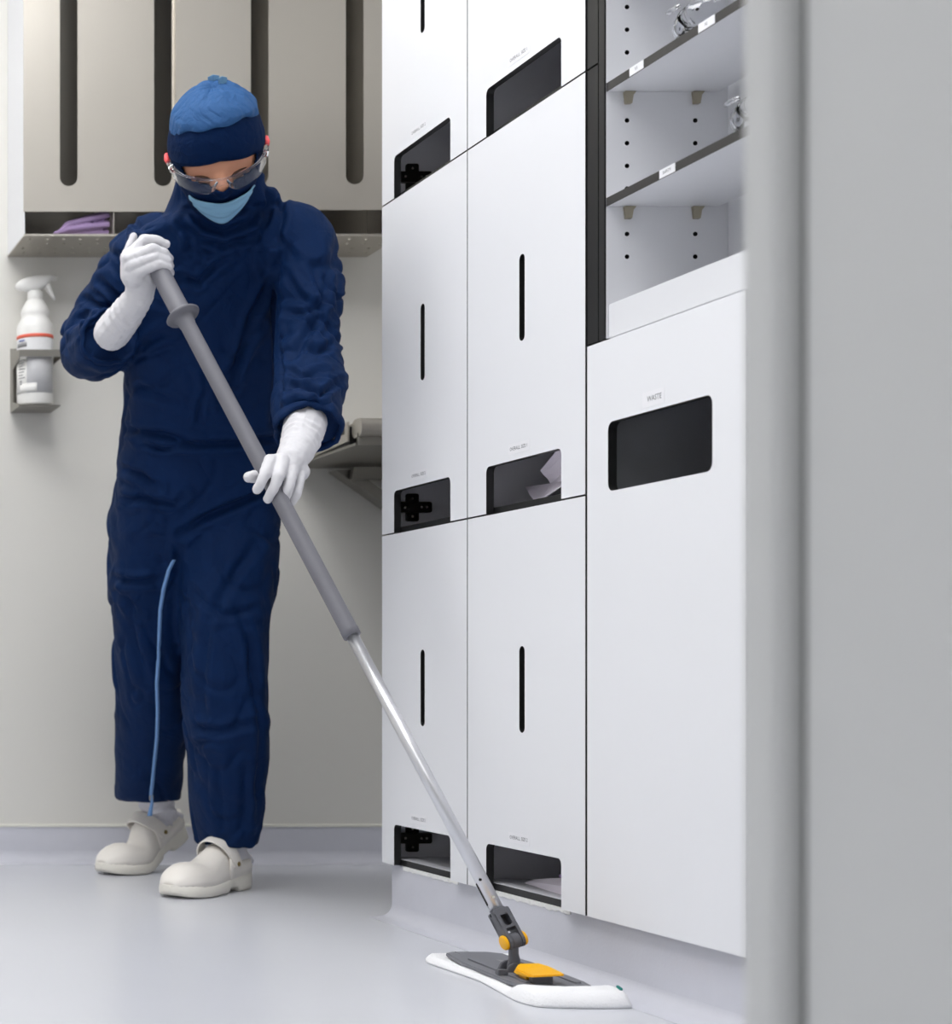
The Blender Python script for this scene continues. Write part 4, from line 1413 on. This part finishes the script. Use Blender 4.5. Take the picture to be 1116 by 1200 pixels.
# ---- clogs and socks
def foot(heel, toe, bend, name_label):
    h_, t_ = Vector((heel[0], heel[1], 0)), Vector((toe[0], toe[1], 0))
    d_ = (t_ - h_); L = d_.length if bend == 0 else .29
    fx = d_.normalized(); fy = Vector((-fx.y, fx.x, 0)); fz = Vector((0, 0, 1))
    xb = .185
    phi = math.radians(bend)
    def W(x, y, z):
        if bend and x < xb:
            k = min(1, (xb - x) / .05)
            a = phi * (k if k < 1 else 1)
            dx, dz = x - xb, z - .004
            x, z = xb + dx * math.cos(a) - dz * -math.sin(a) * -1 if 0 else xb + dx * math.cos(a) + dz * math.sin(a), .004 - dx * math.sin(a) + dz * math.cos(a)
        return t_ - fx * .29 + fx * x + fy * y + fz * z
    def wid(x):
        xs = [0, .004, .012, .035, .10, .15, .20, .235, .255, .270, .281, .287, .29]
        ws = [.010, .017, .025, .034, .035, .041, .048, .0475, .043, .035, .025, .016, .007]
        return float(np.interp(x, xs, ws))
    off = lambda x: .004 * math.sin((x - .1) / .19 * math.pi) if x > .1 else 0   # slight inner curve
    ztop = lambda x: float(np.interp(x, [0, .03, .10, .14, .20, .26, .29], [.042, .040, .033, .028, .025, .027, .029]))
    zbot = lambda x: float(np.interp(x, [0, .012, .075, .080, .115, .122, .23, .27, .29], [.008, .001, .001, .010, .010, .001, .001, .005, .014]))
    c = bpy.data.objects.new('clog', None)
    xs = [0, .004, .012, .03, .05, .074, .08, .10, .114, .122, .14, .16, .18, .20, .22, .24, .255, .268, .278, .286, .29]
    bm = bmesh.new()
    rr_ = []
    for x in xs:
        w_, zt_, zb_ = wid(x), ztop(x), zbot(x)
        prof = [(-.90, 0), (-1, .15), (-1.02, .5), (-1, .85), (-.94, 1), (.94, 1), (1, .85), (1.02, .5), (1, .15), (.90, 0)]
        rr_.append([W(x, off(x) + a * w_, zb_ + (zt_ - zb_) * b) for a, b in prof])
    rings(bm, rr_)
    sole = obj('clog', bm, 'sole', person, smooth=True)
    sole['label'] = name_label
    # welt line
    # upper
    bm = bmesh.new()
    rr_ = []
    hx_ = [.104, .115, .13, .15, .17, .19, .205, .22, .235, .25, .262, .272, .280, .286, .2885]
    hh_ = [.074, .073, .069, .060, .051, .045, .046, .048, .0475, .043, .037, .029, .020, .011, .003]
    for x, h in zip(hx_, hh_):
        w_ = wid(x) * .97
        rr_.append([W(x, off(x) + w_ * math.cos(a) * (1 if abs(math.cos(a)) > .2 else 1), ztop(x) - .003 + h * math.sin(a) ** .75 if 0 < a < math.pi else ztop(x) - .003) for a in rng(0, math.pi, 20)])
    rings(bm, rr_, False, False)
    o = obj('upper', bm, 'clog', sole, smooth=True)
    md = o.modifiers.new('thick', 'SOLIDIFY'); md.thickness = .003; md.offset = -1
    # heel counter
    bm = bmesh.new()
    path = []
    for x in (.118, .10, .08, .06, .035, .018, .006, .001):
        path.append((x, wid(x)))
    full = [(x, w_) for x, w_ in path] + [(x, -w_) for x, w_ in reversed(path)]
    rr_ = []
    for i, (x, y) in enumerate(full):
        top_ = float(np.interp(x, [0, .03, .08, .118], [.030, .026, .030, .052]))
        rr_.append([W(x, off(x) + y * .97, ztop(x) - .003), W(x, off(x) + y * 1.0, ztop(x) + top_ * .5), W(x, off(x) + y * .97, ztop(x) + top_)])
    rings(bm, rr_, False, False)
    o = obj('heel_counter', bm, ['clog', 'clog_in'], sole, smooth=True)
    md = o.modifiers.new('thick', 'SOLIDIFY'); md.thickness = .004; md.offset = 0; md.material_offset = 0
    # insole
    bm = bmesh.new()
    rings(bm, [[W(x, off(x) - wid(x) * .9, ztop(x) + .0005), W(x, off(x) + wid(x) * .9, ztop(x) + .0005), W(x, off(x) + wid(x) * .9, ztop(x) + .004), W(x, off(x) - wid(x) * .9, ztop(x) + .004)] for x in rng(.012, .16, 10)])
    obj('insole', bm, 'clog_in', sole)
    # strap
    bm = bmesh.new()
    rr_ = []
    for i in range(25):
        a = math.pi * i / 24
        cx_ = .092 + .034 * math.sin(a) ** .8 if 0 < a < math.pi else .092
        hw_ = .047 if False else wid(.11) * 1.12
        y = hw_ * math.cos(a)
        z = .058 + .056 * (math.sin(a) if 0 < a < math.pi else 0) ** .8
        wd_ = .013 + .003 * math.sin(a)
        nrm = Vector((0, math.cos(a), math.sin(a) + .15)).normalized() * .0016
        rr_.append([W(cx_ - wd_ + nrm.x, off(.1) + y - nrm.y, z + .004 - nrm.z), W(cx_ + wd_, off(.1) + y - nrm.y, z - .006 - nrm.z), W(cx_ + wd_, off(.1) + y + nrm.y, z - .006 + nrm.z), W(cx_ - wd_, off(.1) + y + nrm.y, z + .004 + nrm.z)])
    rings(bm, rr_)
    st = obj('strap', bm, 'clog', sole)
    for s in (-1, 1):
        bm = bmesh.new()
        w_ = wid(.11) * 1.12 + .001
        o1, o2 = W(.092, off(.1) + s * w_, .060), W(.092, off(.1) + s * (w_ + .004), .060)
        lathe(bm, [(.0005, 0), (.0052, 0), (.0048, .002), (.0005, .003)], o1, o2 - o1, 14)
        obj('rivet', bm, 'brass', sole)
    return W, c
W, _ = foot((1.215, 3.65), (0.993, 3.455), 0, 'white clog flat on the floor, nearer foot')
bm = bmesh.new()
rings(bm, [ring(W(x, .002, z), (W(x, 1, z) - W(x, 0, z)) * .031, Vector((0, 0, 1)) * h, 20) for x, z, h in ((.20, .048, .012), (.17, .050, .016), (.135, .054, .021), (.10, .064, .028), (.05, .068, .032), (.022, .062, .022), (.012, .06, .010))])
rings(bm, [ring(c_, (r_, 0, 0), (0, r_, 0), 20) for c_, r_ in ((W(.055, 0, .055), .034), (W(.058, 0, .09), .035), (W(.060, 0, .13), .036), (W(.06, 0, .2), .038))])
me = remesh(bm, .004, 4); meshobj('sock', me, 'sock', person)
W, _ = foot((1.185, 4.01), (0.958, 3.868), 24, 'white clog with the heel lifted, rear foot')
bm = bmesh.new()
rings(bm, [ring(W(x, .002, z), (W(.1, 1, .05) - W(.1, 0, .05)) * .031, (W(.1, 0, .06) - W(.1, 0, .05)).normalized() * h, 20) for x, z, h in ((.20, .048, .012), (.17, .050, .016), (.135, .054, .021), (.10, .064, .028), (.05, .068, .032), (.022, .062, .022), (.012, .06, .010))])
top_ = P(178, 925, 3.93)
rings(bm, [ring(c_, (r_, 0, 0), (0, r_, 0), 20) for c_, r_ in ((W(.055, 0, .055), .036), (W(.065, 0, .085), .038), (P(186, 950, 3.945), .041), (top_, .042), (P(177, 890, 3.88), .042))])
me = remesh(bm, .004, 4)
co, no = verts_np(me)
co += no * (.0018 * np.sin(co[:, 2] * 330 + 3 * np.sin(co[:, 0] * 60)) * np.clip((co[:, 2] - .09) / .03, 0, 1))[:, None]
me.vertices.foreach_set('co', co.ravel()); me.update()
meshobj('sock', me, 'sock', person)
